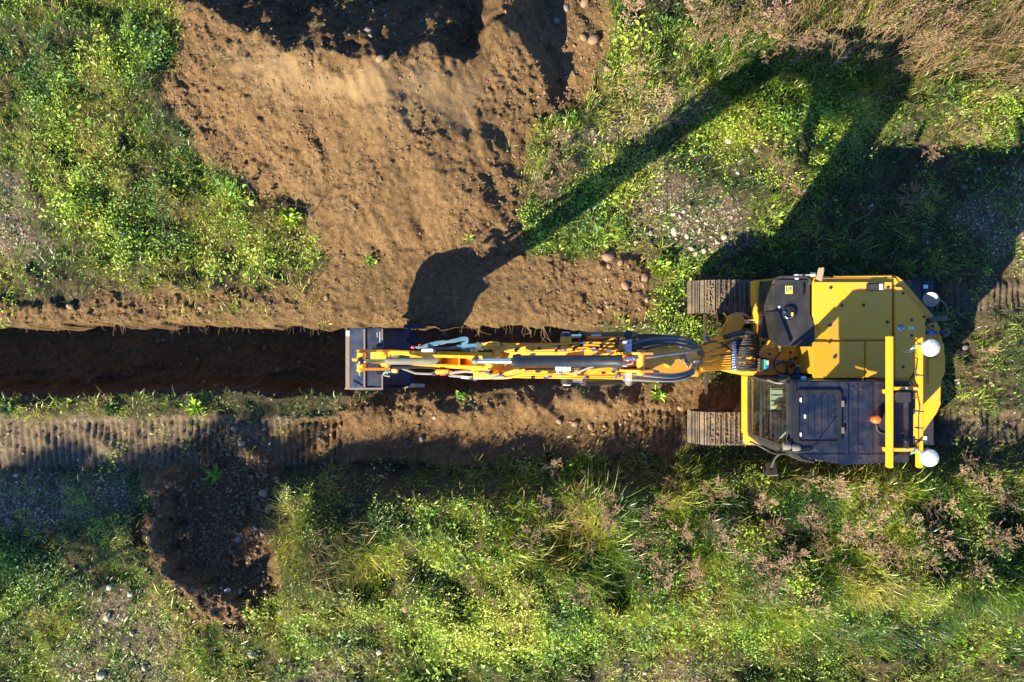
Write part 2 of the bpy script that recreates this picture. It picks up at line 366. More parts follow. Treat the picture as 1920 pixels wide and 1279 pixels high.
m_damp_shade = np.clip(-.1 * m_tr + .6 * sm(0, -40, s_heap2) * (rim > .12) + .7 * sm(-.1, .5, fbm(XX, YY, .9, 3, 99)) * (gy > 735) * m_soil + .8 * (north > 0) * (s_heap < 0) * m_soil, 0, 1)  # shade painted into heap's far slope and small heap's inside, plus damp patches
m_field = np.maximum(sm(8.6, 10, np.abs(XX)), sm(6.0, 7.4, np.abs(YY))) * (s_tr > 0) * (1 - .8 * m_path) * sm(-.5, .1, fbm(XX, YY, .5, 3, 221) + .5)
VI = np.arange(XX.size).reshape(XX.shape)
def grid_object(name, fmask, kind=None):
    """one sheet of the terrain: the cells in fmask, sharing its edges exactly with its neighbours"""
    f = np.stack([VI[:-1, :-1], VI[:-1, 1:], VI[1:, 1:], VI[1:, :-1]], -1)[fmask]
    u, inv = np.unique(f, return_inverse=True); inv = inv.reshape(f.shape)
    co = np.stack([XX.ravel()[u], YY.ravel()[u], H.ravel()[u]], -1).astype(np.float32)
    me = bpy.data.meshes.new(name); me.vertices.add(len(u)); me.vertices.foreach_set('co', co.ravel())
    me.loops.add(inv.size); me.loops.foreach_set('vertex_index', inv.ravel().astype(np.int32))
    me.polygons.add(len(f)); me.polygons.foreach_set('loop_start', np.arange(0, inv.size, 4, dtype=np.int32))
    me.polygons.foreach_set('use_smooth', np.ones(len(f), bool)); me.update()
    for an, arr in (('m_soil', np.maximum(m_soil, m_tr)), ('m_path', m_path), ('m_grav', m_grav), ('m_damp_shade', m_damp_shade), ('m_smooth', m_smooth), ('m_field', m_field)):
        at = me.attributes.new(an, 'FLOAT', 'POINT'); at.data.foreach_set('value', arr.ravel()[u].astype(np.float32))
    me.materials.append(M['earth']); o = bpy.data.objects.new(name, me); C.objects.link(o)
    if kind: o['kind'] = kind
    return o

def earth():
    s = N('earth'); geo = s.n('ShaderNodeNewGeometry'); pos = geo.outputs['Position']
    at = lambda k: s.n('ShaderNodeAttribute', attribute_name=k).outputs['Fac']
    n1 = s.noise(1.3, 6, .6, pos); n2 = s.noise(14, 8, .7, pos); n3 = s.noise(90, 4, .7, pos)
    soil = s.ramp(n2.outputs[0], [(.25, (.066, .041, .021)), (.5, (.162, .099, .045)), (.78, (.256, .166, .078))])
    soil_s = s.mix(at('m_smooth'), soil.outputs[0], (.200, .132, .066))
    dk = s.ramp(n1.outputs[0], [(.3, .72), (.7, 1.08)]); soil2 = s.mix(1.0, soil_s, dk.outputs[0], 'MULTIPLY')
    damp_shaded = s.mix(at('m_damp_shade'), soil2, s.mix(1.0, soil2, (.52, .50, .52), 'MULTIPLY'))
    hum = s.ramp(n2.outputs[0], [(.3, (.032, .024, .015)), (.55, (.072, .053, .032)), (.8, (.14, .105, .065))])
    vo = s.n('ShaderNodeTexVoronoi'); vo.inputs['Scale'].default_value = 30; s.l(pos, vo.inputs['Vector'])
    st = s.ramp(vo.outputs['Distance'], [(.16, (.34, .30, .25)), (.30, (.19, .15, .105)), (.5, (.12, .09, .06))])
    bw = s.n('ShaderNodeRGBToBW'); s.l(vo.outputs['Color'], bw.inputs[0]); bwr = s.ramp(bw.outputs[0], [(.2, .55), (.8, 1.15)])
    gm = s.mix(1.0, st.outputs[0], bwr.outputs[0], 'MULTIPLY')
    pm = s.ramp(n2.outputs[0], [(.3, (.10, .075, .05)), (.7, (.21, .16, .105))])
    c = s.mix(at('m_path'), hum.outputs[0], pm.outputs[0]); c = s.mix(at('m_grav'), c, gm)
    c = s.mix(at('m_soil'), c, damp_shaded)
    vs = s.n('ShaderNodeTexVoronoi'); vs.inputs['Scale'].default_value = 13; vs.inputs['Randomness'].default_value = 1; s.l(pos, vs.inputs['Vector'])
    sp = s.ramp(vs.outputs['Distance'], [(.07, 1.0), (.10, 0.0)])
    c = s.mix(sp.outputs[0], c, (.34, .28, .20))
    fg = s.ramp(n2.outputs[0], [(.3, (.035, .055, .016)), (.55, (.075, .105, .024)), (.8, (.13, .14, .045))])     # the meadow beyond the worked ground
    c = s.mix(at('m_field'), c, fg.outputs[0])
    b = s.n('ShaderNodeBsdfPrincipled'); s.l(c, b.inputs['Base Color']); b.inputs['Roughness'].default_value = .95
    b.inputs['Specular IOR Level'].default_value = .15
    hh = s.n('ShaderNodeMath', operation='ADD'); s.l(n2.outputs[0], hh.inputs[0])
    h3 = s.n('ShaderNodeMath', operation='MULTIPLY'); s.l(n3.outputs[0], h3.inputs[0]); h3.inputs[1].default_value = .35; s.l(h3.outputs[0], hh.inputs[1])
    h4 = s.n('ShaderNodeMath', operation='MULTIPLY'); h5 = s.n('ShaderNodeMath', operation='MULTIPLY_ADD')
    s.l(hh.outputs[0], h4.inputs[0]); s.l(at('m_smooth'), h5.inputs[0]); h5.inputs[1].default_value = -.65; h5.inputs[2].default_value = 1; s.l(h5.outputs[0], h4.inputs[1])
    bp = s.n('ShaderNodeBump'); bp.inputs['Strength'].default_value = 1.0; bp.inputs['Distance'].default_value = .05
    s.l(h4.outputs[0], bp.inputs['Height']); s.l(bp.outputs[0], b.inputs['Normal']); s.l(b.outputs[0], s.out.inputs[0]); return s.m
M['earth'] = earth()

cell = lambda a: (a[:-1, :-1] + a[1:, :-1] + a[:-1, 1:] + a[1:, 1:]) / 4
c_heap = (cell(s_heap) < 0) & (cell(gy) > -900); c_tr = (cell(s_tr) < 6) & ~c_heap; c_h2 = (cell(s_heap2) < 0) & ~c_tr & ~c_heap
c_path = (cell(s_path) < 0) & ~c_tr & ~c_h2 & ~c_heap
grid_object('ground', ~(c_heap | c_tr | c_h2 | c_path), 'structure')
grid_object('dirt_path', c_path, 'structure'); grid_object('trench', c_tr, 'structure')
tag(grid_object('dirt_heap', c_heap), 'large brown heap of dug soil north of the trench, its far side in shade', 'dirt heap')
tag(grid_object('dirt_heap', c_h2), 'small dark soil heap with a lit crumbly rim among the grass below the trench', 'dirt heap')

def interp(A, x, y):
    i = np.clip(np.searchsorted(GX, x) - 1, 0, len(GX) - 2); j = np.clip(np.searchsorted(GY, y) - 1, 0, len(GY) - 2)
    u = (x - GX[i]) / (GX[i + 1] - GX[i]); v = (y - GY[j]) / (GY[j + 1] - GY[j])
    return (A[j, i] * (1 - u) + A[j, i + 1] * u) * (1 - v) + (A[j + 1, i] * (1 - u) + A[j + 1, i + 1] * u) * v
def gz(x, y): return float(interp(H, np.array([x]), np.array([y]))[0])

# ------------------------------------------------------------------ EXCAVATOR
EX = empty('excavator', (3.9, -.29, 0))
tag(EX, 'yellow tracked digger with black cab, boom stretched over the trench', 'excavator')
def P(px, py, z): return W(px, py, z)
def poly(pts, z): return [(wx(a, z), wy(b, z)) for a, b in pts]
def pbox(mb, x0, x1, y0, y1, zt, zb, bev=0):      # box whose top face is read off the photo at height zt
    return mb.box(wx(x0, zt), wx(x1, zt), wy(y1, zt), wy(y0, zt), zb, zt, bev)

# crawler tracks
shoe_me = None
def track(y0, y1):
    global shoe_me
    X0, X1, R = 2.80, 5.22, .30; zc = .33; yc = (y0 + y1) / 2; w = y1 - y0
    t = MB(); t.box(X0 - .02, X1 + .02, yc - .13, yc + .13, .16, .50, .03)
    t.cyl((X0, yc - .10, zc), (X0, yc + .10, zc), .25, n=24, bev=.01); t.cyl((X1, yc - .10, zc), (X1, yc + .10, zc), .26, n=24, bev=.01)
    for k in range(6):
        xx = X0 + .3 + k * .36; t.cyl((xx, yc - .11, .15), (xx, yc + .11, .15), .085, n=14)
    tr = t.build('track', M['frame'], EX)
    L = X1 - X0; per = 2 * L + 2 * math.pi * R; n = 50; pitch = per / n
    if shoe_me is None:
        m = MB(); m.box(-pitch * .47, pitch * .47, -w / 2, w / 2, -.012, .008, .003)
        m.prism([(-pitch * .40, .008), (-pitch * .24, .008), (-pitch * .28, .034), (-pitch * .36, .034)], -w / 2, w / 2, 'y')
        m.prism([(pitch * .12, .008), (pitch * .28, .008), (pitch * .24, .034), (pitch * .16, .034)], -w / 2, w / 2, 'y')
        for q in (-.14, -.05, .05, .14): m.cyl((0 - pitch * .04, q, .006), (0 - pitch * .04, q, .016), .011, n=6)
        m.box(-pitch * .5, pitch * .5, -.09, -.05, -.05, -.012); m.box(-pitch * .5, pitch * .5, .05, .09, -.05, -.012)
        o = m.build('tmp', M['steel'], None, origin=(0, 0, 0)); shoe_me = o.data; shoe_me.name = 'track_shoe'; bpy.data.objects.remove(o)
    for k in range(n):
        d = (k + .5) * pitch
        if d < L: p = (X0 + d, zc + R); a = 0
        elif d < L + math.pi * R: q = (d - L) / R; p = (X1 + R * math.sin(q), zc + R * math.cos(q)); a = q
        elif d < 2 * L + math.pi * R: p = (X1 - (d - L - math.pi * R), zc - R); a = math.pi
        else: q = (d - 2 * L - math.pi * R) / R; p = (X0 - R * math.sin(q), zc - R * math.cos(q)); a = math.pi + q
        o = bpy.data.objects.new('track_shoe', shoe_me); C.objects.link(o); o.parent = tr
        o.location = Vector((p[0], yc, p[1])) - WLOC[tr.name]; o.rotation_euler = (0, a, 0)
track(.385, .835); track(-1.425, -.965)
m = MB(); m.box(3.35, 4.75, -.98, .40, .30, .58, .04); m.hull([(3.1, -1.0, .25), (3.5, -1.0, .25), (3.7, -.7, .3), (3.3, -.7, .3)], [(3.1, -1.0, .5), (3.5, -1.0, .5), (3.7, -.7, .58), (3.3, -.7, .58)])
m.build('car_body', M['frame'], EX)
MB().cyl((4.05, -.29, .58), (4.05, -.29, .76), .46, n=40, bev=.02).build('slew_ring', M['frame'], EX)
m = MB(); m.bar((wx(1322, .25), .39, .25), (wx(1325, .25), -.97, .25), .045, .06, .01); m.build('dark_strip', M['darktwig0'], EX)  # thin dark brown strip running from track to track
b = MB(); b.hull([(5.74, -1.43, .06), (5.80, -1.43, .05), (5.80, .83, .05), (5.74, .83, .06)], [(5.66, -1.43, .50), (5.81, -1.43, .52), (5.81, .83, .52), (5.66, .83, .50)], .006)
b.hull([(5.46, .48, .34), (5.66, .48, .34), (5.66, .83, .34), (5.46, .83, .34)], [(5.46, .48, .50), (5.66, .48, .50), (5.66, .83, .50), (5.46, .83, .50)], .01)
b.hull([(5.46, -1.43, .34), (5.66, -1.43, .34), (5.66, -1.05, .34), (5.46, -1.05, .34)], [(5.46, -1.43, .50), (5.66, -1.43, .50), (5.66, -1.05, .50), (5.46, -1.05, .50)], .01)
bl = b.build('dozer_blade', M['black'], EX)
for (px, py) in ((1736, 537), (1734, 821)):
    pbox(MB(), px - 4, px + 4, py - 3, py + 4, .524, .503).build('warning_sticker', M['sticker'], bl)
m = MB(); m.bar((5.7, .12, .32), (4.7, .05, .36), .10, .14, .01); m.bar((5.7, -.72, .32), (4.7, -.62, .36), .10, .14, .01); m.build('blade_arm', M['yellow2'], EX)

# upper frame / deck
m = MB(); m.prism(poly([(1418, 525), (1455, 521), (1680, 520), (1750, 600), (1762, 650), (1764, 705), (1750, 780), (1715, 815), (1400, 835), (1404, 700), (1420, 640)], .95), .76, .93, 'z', .02)
m.build('upper_frame', M['yellow2'], EX)
m = MB(); m.prism(poly([(1420, 632), (1533, 632), (1533, 704), (1392, 704), (1392, 696), (1420, 690)], 1.12), .93, 1.12, 'z', .012)
dk = m.build('deck_cover', M['yellow'], EX)
for (px, py) in ((1443, 664), (1482, 661), (1509, 661), (1482, 674)):
    MB().cyl(P(px, py, 1.118), P(px, py, 1.13), .018, n=12, bev=.003).build('bolt', M['black'], dk)
for px in (1431, 1445):
    pbox(MB(), px - 3.5, px + 3.5, 640, 647, 1.124, 1.11).build('recess_plug', M['black'], dk)
m = MB(); m.prism(poly([(1447, 634), (1455, 633), (1456, 652), (1440, 654), (1425, 668), (1418, 668), (1420, 662)], 1.22), 1.12, 1.2, 'z', .01); m.build('cover_bracket', M['yellow'], EX)
m = MB(); m.bar(P(1458, 642, 1.3), P(1464, 655, 1.2), .03, .05, .01); m.build('hinge_link', M['wornsteel'], EX)

# engine hood, panels, counterweight
m = MB(); m.prism(poly([(1526, 520), (1680, 520), (1735, 592), (1735, 702), (1527, 702), (1527, 600)], 1.68), .93, 1.67, 'z', .01); m.build('engine_housing', M['yellow2'], EX)
def panel(name, pts, zt, th=.03, mat='yellow', bev=.012, parent=EX):
    return MB().prism(poly(pts, zt), zt - th, zt, 'z', bev).build(name, M[mat], parent)
hp = panel('hood_panel', [(1523.5, 527.5), (1673.5, 527.5), (1673.5, 637), (1550, 637), (1523.5, 593)], 1.71)
hp2 = panel('hood_panel', [(1524, 639.5), (1622, 639.5), (1622, 709), (1524, 709)], 1.70)
hp3 = panel('hood_panel', [(1623.5, 639.5), (1673.5, 639.5), (1673.5, 709), (1623.5, 709)], 1.71)
hp4 = panel('rear_hood_panel', [(1677.5, 537), (1690, 537), (1736.5, 591), (1736.5, 709), (1677.5, 709)], 1.72)
panel('edge_trim', [(1523, 518.5), (1560, 518.5), (1560, 524.5), (1523, 524.5)], 1.66); panel('edge_trim', [(1562, 517), (1674, 515.5), (1674, 524.5), (1562, 524.5)], 1.66)
m = MB(); cw = [(1677, 515.5), (1683, 516), (1693, 523), (1752, 592), (1766, 618), (1768, 640), (1774, 668), (1774, 701), (1767, 712), (1766, 757), (1758, 775), (1727, 818), (1676, 818)]
m.prism(poly(cw, 1.66), .62, 1.655, 'z', .035); m.build('counterweight', M['yellow'], EX)
bolts = {hp: [(1557, 540), (1664, 540), (1578.5, 572.5), (1619, 572), (1556, 610), (1664, 604)], hp4: [(1693, 550), (1732, 594), (1709, 600), (1709, 629), (1736, 607), (1693, 688)], hp3: [(1664, 651), (1664, 689)], hp2: [(1555, 638 + 3), (1564.5, 670)]}
for par, lst in bolts.items():
    for px, py in lst:
        MB().lathe(P(px, py, 1.712), (0, 0, 1), [(.020, 0), (.020, .008), (.012, .014), (.001, .015)], 12).build('bolt', M['black'], par)
for px, py in ((1749, 612), (1756, 676), (1755, 688)):
    MB().cyl(P(px, py, 1.655), P(px, py, 1.668), .018, n=10).build('bolt', M['black'], EX)
h = pbox(MB(), 1625.5, 1657, 531, 545, 1.735, 1.70, .012).build('hood_latch', M['black'], hp)
pbox(MB(), 1649, 1655.5, 532.5, 543.5, 1.738, 1.73).build('sticker', M['sticker'], hp)
def disc(px, py, z, r, mat, name, par, half=None):
    c = P(px, py, z); n = 28; pts = [(c.x + r * math.cos(2 * math.pi * i / n), c.y + r * math.sin(2 * math.pi * i / n)) for i in range(n)]
    if half == 'top': pts = [q for q in pts if q[1] >= c.y - 1e-6]
    return MB().prism(pts, z, z + .003).build(name, M[mat], par)
disc(1689, 614, 1.722, .042, 'sticker', 'round_sticker', hp4); disc(1689, 614, 1.7255, .038, 'black', 'round_sticker', hp4, 'top')
pbox(MB(), 1685.5, 1692.5, 611, 612.6, 1.7325, 1.727).build('round_sticker', M['stickery'], hp4)
for q in range(2): pbox(MB(), 1687 + q * 4, 1690 + q * 3.6, 616, 618, 1.7285, 1.7245).build('round_sticker', M['bluewire'], hp4)
pbox(MB(), 1704, 1714, 612.5, 618, 1.7235, 1.72).build('sticker', M['sticker'], hp4); pbox(MB(), 1706.5, 1712, 614, 616.5, 1.7265, 1.722).build('sticker', M['stickery'], hp4)
m = MB(); m.prism(poly([(1750, 636), (1763, 636), (1771, 645), (1771, 659), (1762, 668), (1750, 668)], 1.70), 1.4, 1.70, 'z', .01); m.cyl(P(1758, 652, 1.70), P(1758, 652, 1.73), .05, n=20, bev=.005); m.build('lifting_lug', M['yellow'], EX)
m = MB(); m.prism(poly([(1740, 672), (1760, 668), (1763, 680), (1770, 682), (1770, 700), (1752, 706), (1740, 720)], 1.67), 1.6, 1.675, 'z', .01); m.build('rear_lug', M['yellow'], EX)

# tool / fuel box at the front right corner
m = MB(); m.prism(poly([(1453, 531), (1461, 522), (1521.5, 522), (1521.5, 590), (1547, 640), (1546, 650), (1483, 650), (1453, 581)], 1.665), .93, 1.665, 'z', .02)
tb = m.build('fuel_box', M['black'], EX)
m = MB(); m.prism(poly([(1452, 582), (1461, 582), (1484, 643), (1475, 650), (1462, 640)], 1.705), 1.30, 1.705, 'z', .012); m.build('box_flange', M['blacksmooth'], EX)
m = MB(); m.prism(poly([(1431, 592), (1452, 582), (1470, 636), (1452, 634), (1430, 634)], 1.15), .93, 1.15, 'z', .01); m.build('cylinder_guard', M['black'], EX)
cap = MB().lathe(P(1478, 587, 1.665), (0, 0, 1), [(.085, 0), (.088, .02), (.078, .035), (.03, .04), (.001, .042)], 24).build('fuel_cap', M['blacksmooth'], EX)
MB().lathe(P(1470, 586, 1.7), (0, 0, 1), [(.020, 0), (.020, .02), (.010, .02), (.009, .008)], 14).build('cap_lock', M['chrome'], cap)
m = MB(); m.tube([P(1472, 593, 1.705), P(1477, 597, 1.715), P(1484, 595, 1.715), P(1486, 589, 1.705)], .008, 6); m.build('cap_handle', M['chrome'], cap)
pbox(MB(), 1484, 1487.5, 586, 592, 1.717, 1.7).build('cap_mark', M['stickery'], cap)
s1 = pbox(MB(), 1472.5, 1486, 536, 551, 1.669, 1.664).build('warning_sticker', M['stickery'], tb)
pbox(MB(), 1473.5, 1475.5, 538, 549, 1.671, 1.665).build('sticker_print', M['bluewire'], tb); pbox(MB(), 1481.5, 1484.5, 538, 542, 1.671, 1.665).build('sticker_print', M['bluewire'], tb)
for k in range(4): pbox(MB(), 1477.5, 1480.5, 538 + k * 2.2, 539 + k * 2.2, 1.671, 1.665).build('sticker_print', M['black'], tb)
pbox(MB(), 1482, 1484, 542, 544, 1.671, 1.665).build('sticker_print', M['black'], tb)
pbox(MB(), 1459, 1463, 574, 580, 1.668, 1.664).build('reflector', M['sticker'], tb)
m = MB(); m.bar(P(1505.5, 534, 1.685), P(1505.5, 554, 1.685), .012, .02); m.build('box_hinge', M['blacksmooth'], tb)
# steps beside it
m = MB(); pbox(m, 1425, 1451, 528, 588, .98, .80, .01)
for k in range(3): pbox(m, 1428 + k * 8, 1433 + k * 8, 531, 585, 1.0, .98)
m.build('step_plate', M['black'], EX); pbox(MB(), 1434, 1439, 562, 569, 1.012, .998).build('reflector', M['sticker'], EX)
m = MB(); pbox(m, 1417.5, 1425, 525, 574, 1.02, .76, .008); pbox(m, 1417, 1424, 574, 600, .95, .76, .008); m.build('front_edge_plate', M['yellow2'], EX)
m = MB(); m.tube([P(1449, 536, 1.0), P(1450, 530, 1.65), P(1459, 520, 1.72), P(1480, 519, 1.74), P(1505, 519, 1.74), P(1515, 521, 1.72), P(1519, 527, 1.70), P(1517, 533, 1.66)], .016, 8); m.build('handrail', M['black'], EX)
pbox(MB(), 1492, 1498, 514, 524, 1.68, 1.6, .005).build('rail_clamp', M['sticker'], EX)
m = MB(); m.tube([P(1498, 516, 1.66), P(1522, 515.5, 1.8)], .010, 6); m.cyl(P(1519, 515, 1.8), P(1529, 515, 1.82), .03, n=10); m.build('mirror_arm', M['wornsteel'], EX)
m = MB(); m.hull([P(1530, 524, 1.72), P(1542, 528, 1.72), P(1546, 505, 1.95), P(1534, 503, 1.95)], [P(1529, 523, 1.76), P(1541, 528, 1.76), P(1545.5, 501, 1.99), P(1535, 502, 1.99)], .008); m.build('side_mirror', M['mirror'], EX)

# swing post, clevis and swing cylinder
m = MB(); m.prism(poly([(1331, 648), (1350, 640), (1376, 640), (1420, 640), (1424, 700), (1392, 703), (1350, 692), (1331, 686)], .95), .42, .95, 'z', .03)
m.prism(poly([(1316, 662), (1345, 650), (1392, 645), (1392, 690), (1345, 688), (1316, 678)], 1.1), .5, 1.15, 'z', .03); m.build('swing_post', M['yellow2'], EX)
m = MB(); c = P(1381, 603, .92); pts = [ground_px(1348, 642, .92), ground_px(1360, 618, .92)]
arc = [(c.x + .115 * math.cos(a), c.y + .115 * math.sin(a)) for a in [math.radians(t) for t in range(150, -60, -20)]]
m.prism([(wx(1348, .92), wy(645, .92)), (wx(1357, .92), wy(624, .92))] + arc + [(wx(1388, .92), wy(645, .92))], .80, .92, 'z', .012)
m.cyl((c.x, c.y, .92), (c.x, c.y, .95), .045, n=20, bev=.006); m.build('swing_lug', M['yellow2'], EX)
m = MB(); m.tube([P(1347, 640, .9), P(1352, 622, .9), P(1362, 606, .9), P(1370, 597, .9)], .02, 8); m.build('grease_pipe', M['yellow2'], EX)
MB().cyl(P(1390, 603, .86), P(1440, 603, .86), .032, n=18).build('swing_cylinder_rod', M['chrome'], EX)
MB().cyl(P(1432, 603, .86), (wx(1520, .86), wy(603, .86), .86), .06, n=18, bev=.01).build('swing_cylinder', M['cyl'], EX)
m = MB(); m.tube([P(1378, 588, .70), P(1396, 590, .70), P(1408, 598, .70), P(1417, 612, .70), P(1423, 632, .70)], .022, 8); m.build('guard_rim', M['wornsteel'], EX)

# ---------------- lower boom, upper boom, stick
BY = -.205
m = MB(); m.prism([(2.80, .75), (2.84, .95), (2.45, 1.50), (2.04, 2.70), (1.98, 3.08), (1.86, 3.12), (1.74, 3.02), (1.74, 2.85), (1.98, 2.2), (2.30, 1.1), (2.50, .72)], BY - .17, BY + .17, 'y', .015)
m.cyl((1.88, BY - .17, 2.9), (1.88, BY + .17, 2.9), .08, n=18, bev=.01); m.build('lower_boom', M['yellow'], EX)
# upper boom side profile
top = [(1.93, 3.20), (1.55, 3.36), (1.15, 3.52), (.75, 3.60), (.45, 3.60), (.10, 3.52), (-.12, 3.46)]
bot = [(-.16, 3.28), (.10, 3.22), (.45, 3.18), (.80, 3.10), (1.2, 3.05), (1.6, 2.95), (1.80, 2.88), (1.98, 2.98)]
m = MB(); m.prism(top + bot, BY - .135, BY + .135, 'y', .012); m.build('upper_boom', M['yellow'], EX)
UB = EX
# open top of the boom: two raised side webs carry the stick cylinder
m = MB()
for sy in (-1, 1): m.prism([(.30, 3.50), (.90, 3.52), (1.06, 3.66), (.9, 3.86), (.75, 3.86)] if 0 else [(1.02, 3.54), (1.42, 3.42), (1.36, 3.84), (1.22, 3.90), (1.1, 3.80)], BY + sy * .085 - .012, BY + sy * .085 + .012, 'y', .004)
m.cyl((1.24, BY - .12, 3.82), (1.24, BY + .12, 3.82), .04, n=14); m.build('cylinder_bracket', M['yellow'], EX)
m = MB(); m.prism(poly([(1221, 652), (1257, 650), (1258, 690), (1222, 689)], 3.36), 3.30, 3.36, 'z', .01); m.build('boom_plate', M['yellow'], EX)
m = MB(); m.prism(poly([(1226, 655), (1253, 653), (1253, 672), (1226, 686)], 3.375), 3.34, 3.375, 'z', .006); m.build('boom_plate', M['yellow'], EX)
# side ribs and pipe carriers on the upper boom
m = MB()
for (a, b_, y0, y1) in ((920, 1200, 643, 648), (935, 1215, 704, 709)):
    m.box(wx(a, 3.5), wx(b_, 3.5), wy(y1, 3.5), wy(y0, 3.5), 3.42, 3.46, .004)
m.build('boom_side_shelf', M['yellow'], EX)
# cross pin and its bosses
m = MB(); m.cyl((.55, wy(645, 3.35), 3.35), (.55, wy(631, 3.35), 3.35), .058, n=20, bev=.006); m.cyl((.56, wy(701, 3.35), 3.35), (.56, wy(709, 3.35), 3.35), .058, n=20, bev=.006)
m.cyl((.555, BY - .13, 3.35), (.555, BY + .13, 3.35), .055, n=16); m.build('pin_boss', M['yellow'], EX)
for (xc, y0, y1) in ((.55, 631, 624), (.56, 709, 721)):
    MB().cyl((xc, wy(y0, 3.35), 3.35), (xc, wy(y1, 3.35), 3.35), .062, n=20, bev=.01).build('pin_cap', M['cyl'], EX)
    MB().cyl((xc, wy(y1, 3.35), 3.35), (xc, wy(y1 + (2 if y1 > 660 else -1.5), 3.35), 3.35), .05, .03, n=18, bev=.004).build('pin_cap', M['sticker'], EX)
# boom cylinders
def hydraulic(name, pts, rb, rr, mat='cyl', rodmat='chrome'):
    a, b_, c_ = pts
    rod = MB().cyl(a, b_, rr, n=18).build(name + '_rod', M[rodmat], EX)
    d = (c_ - b_).normalized()
    MB().lathe(b_, d, [(rb * .9, 0), (rb * 1.12, .01), (rb * 1.12, .07), (rb, .08), (rb, (c_ - b_).length - .06), (rb * 1.08, (c_ - b_).length - .05), (rb * 1.08, (c_ - b_).length), (rb * .5, (c_ - b_).length + .01)], 22).build(name, M[mat], EX)
hydraulic('boom_cylinder', (P(1054, 631, 3.35), P(1089, 630, 3.27), P(1190, 630, 2.55)), .047, .020)
hydraulic('boom_cylinder', (P(1054, 714, 3.35), P(1091, 714, 3.27), P(1186, 713, 2.55)), .047, .020)
for (py_, sg_) in ((630, 1), (713, -1)):
    e_ = P(1190, py_, 2.55); q_ = Vector((1.98, BY + sg_ * .19, 2.42)); m = MB(); m.bar(e_ - Vector((.03, 0, 0)), q_, .05, .09, .01); m.cyl(q_ - Vector((0, sg_ * .04, 0)), q_ + Vector((0, sg_ * .03, 0)), .055, n=16, bev=.006); m.build('cylinder_anchor', M['black'], EX)
MB().cyl(P(1178, 626, 3.0), P(1178, 634, 2.9), .045, n=18, bev=.004).build('cylinder_port', M['black'], EX)
MB().cyl(P(1179, 711, 3.0), P(1179, 717, 2.85), .042, n=18, bev=.004).build('cylinder_port', M['wornsteel'], EX)
pbox(MB(), 1109, 1128, 627, 630.5, 3.34, 3.30, .001).build('maker_sticker', M['sticker'], EX); pbox(MB(), 1135, 1141, 626, 629.5, 3.30, 3.26, .001).build('maker_sticker', M['bluewire'], EX)
# stick cylinder on top
hydraulic('stick_cylinder', (P(898, 677, 3.66), P(961, 677, 3.82), P(1166, 677, 3.86)), .057, .031)
MB().ball(P(893, 677, 3.64), (.055, .04, .055), 16, 10).build('rod_eye', M['cylgrey'], EX)
# stick
m = MB(); st = [(-.20, 3.66), (-.34, 3.62), (-.46, 3.36), (-.66, 3.00), (-1.02, 2.32), (-1.42, 1.50), (-1.70, 1.10), (-1.86, 1.02), (-1.84, .86), (-1.64, .86), (-1.24, 1.4), (-.82, 2.2), (-.42, 2.90), (-.12, 3.26), (-.06, 3.42)]
m.prism(st, BY - .085, BY + .085, 'y', .010); m.cyl((-.14, BY - .16, 3.4), (-.14, BY + .16, 3.4), .06, n=18, bev=.006); m.build('stick', M['yellow'], EX)
m = MB()
for (y0, y1) in ((666, 671.5), (684.5, 689.5)):
    m.prism([(wx(905, 3.7), 3.72), (wx(818, 3.0), 3.06), (wx(812, 2.8), 2.80), (wx(850, 3.1), 2.95), (wx(905, 3.3), 3.3)], wy(y1, 3.4), wy(y0, 3.4), 'y', .005)
m.box(wx(860, 3.36), wx(863, 3.36), wy(692, 3.36), wy(665, 3.36), 3.1, 3.40, .003); m.build('stick_fork', M['yellow'], EX)
m = MB(); pbox(m, 816, 842, 693, 702, 2.9, 2.75, .01); pbox(m, 882, 900, 688, 696, 3.4, 3.25, .01); m.build('stick_bracket', M['yellow'], EX)
m = MB(); m.box(wx(918, 3.6), wx(935, 3.6), wy(651, 3.6), wy(640, 3.6), 3.5, 3.55, .003); m.hull([P(924, 668, 3.60), P(934, 672, 3.60), P(940, 658, 3.60), P(930, 655, 3.60)], [P(924, 668, 3.66), P(934, 672, 3.66), P(940, 658, 3.66), P(930, 655, 3.66)], .006); m.build('boom_bracket', M['yellow'], EX)
# bucket cylinder and linkage
hydraulic('bucket_cylinder', (P(684, 677, 1.52), P(727, 677, 1.88), P(824, 677.5, 2.95)), .043, .024, 'cylgrey')
MB().ball(P(824, 678, 2.95), (.05, .05, .05), 14, 8).build('rod_eye', M['cylgrey'], EX)
zb = 1.46
m = MB()
m.cyl(P(678, 672, zb), P(678, 661, zb), .058, n=20, bev=.006); m.cyl(P(678, 681, zb), P(678, 690, zb), .058, n=20, bev=.006)
m.cyl(P(676, 697, zb - .1), P(676, 691, zb - .1), .048, n=18, bev=.005); pbox(m, 660, 671, 671.5, 677.5, zb, zb - .1, .006); m.build('link_boss', M['yellow'], EX)
m = MB(); m.bar(P(670, 658, zb), P(748, 658, 1.25), .034, .06, .006); m.bar(P(672, 692, zb), P(731, 692, 1.25), .034, .06, .006); m.build('side_link', M['yellow'], EX)
m = MB(); m.bar(P(714, 666, 1.35), P(722, 662, 1.5), .06, .05, .01); m.bar(P(716, 682, 1.35), P(730, 686, 1.45), .06, .05, .01); m.cyl(P(736, 694, 1.6), P(746, 694, 1.62), .035, n=14, bev=.005); m.build('link_boss', M['yellow'], EX)
m = MB(); m.ball(P(676, 677, 1.5), (.045, .055, .045), 14, 8); m.build('rod_eye', M['cyl'], EX)
MB().cyl(P(673, 700, 1.4), P(675, 703, 1.38), .02, n=10).build('grease_nipple', M['chrome'], EX)
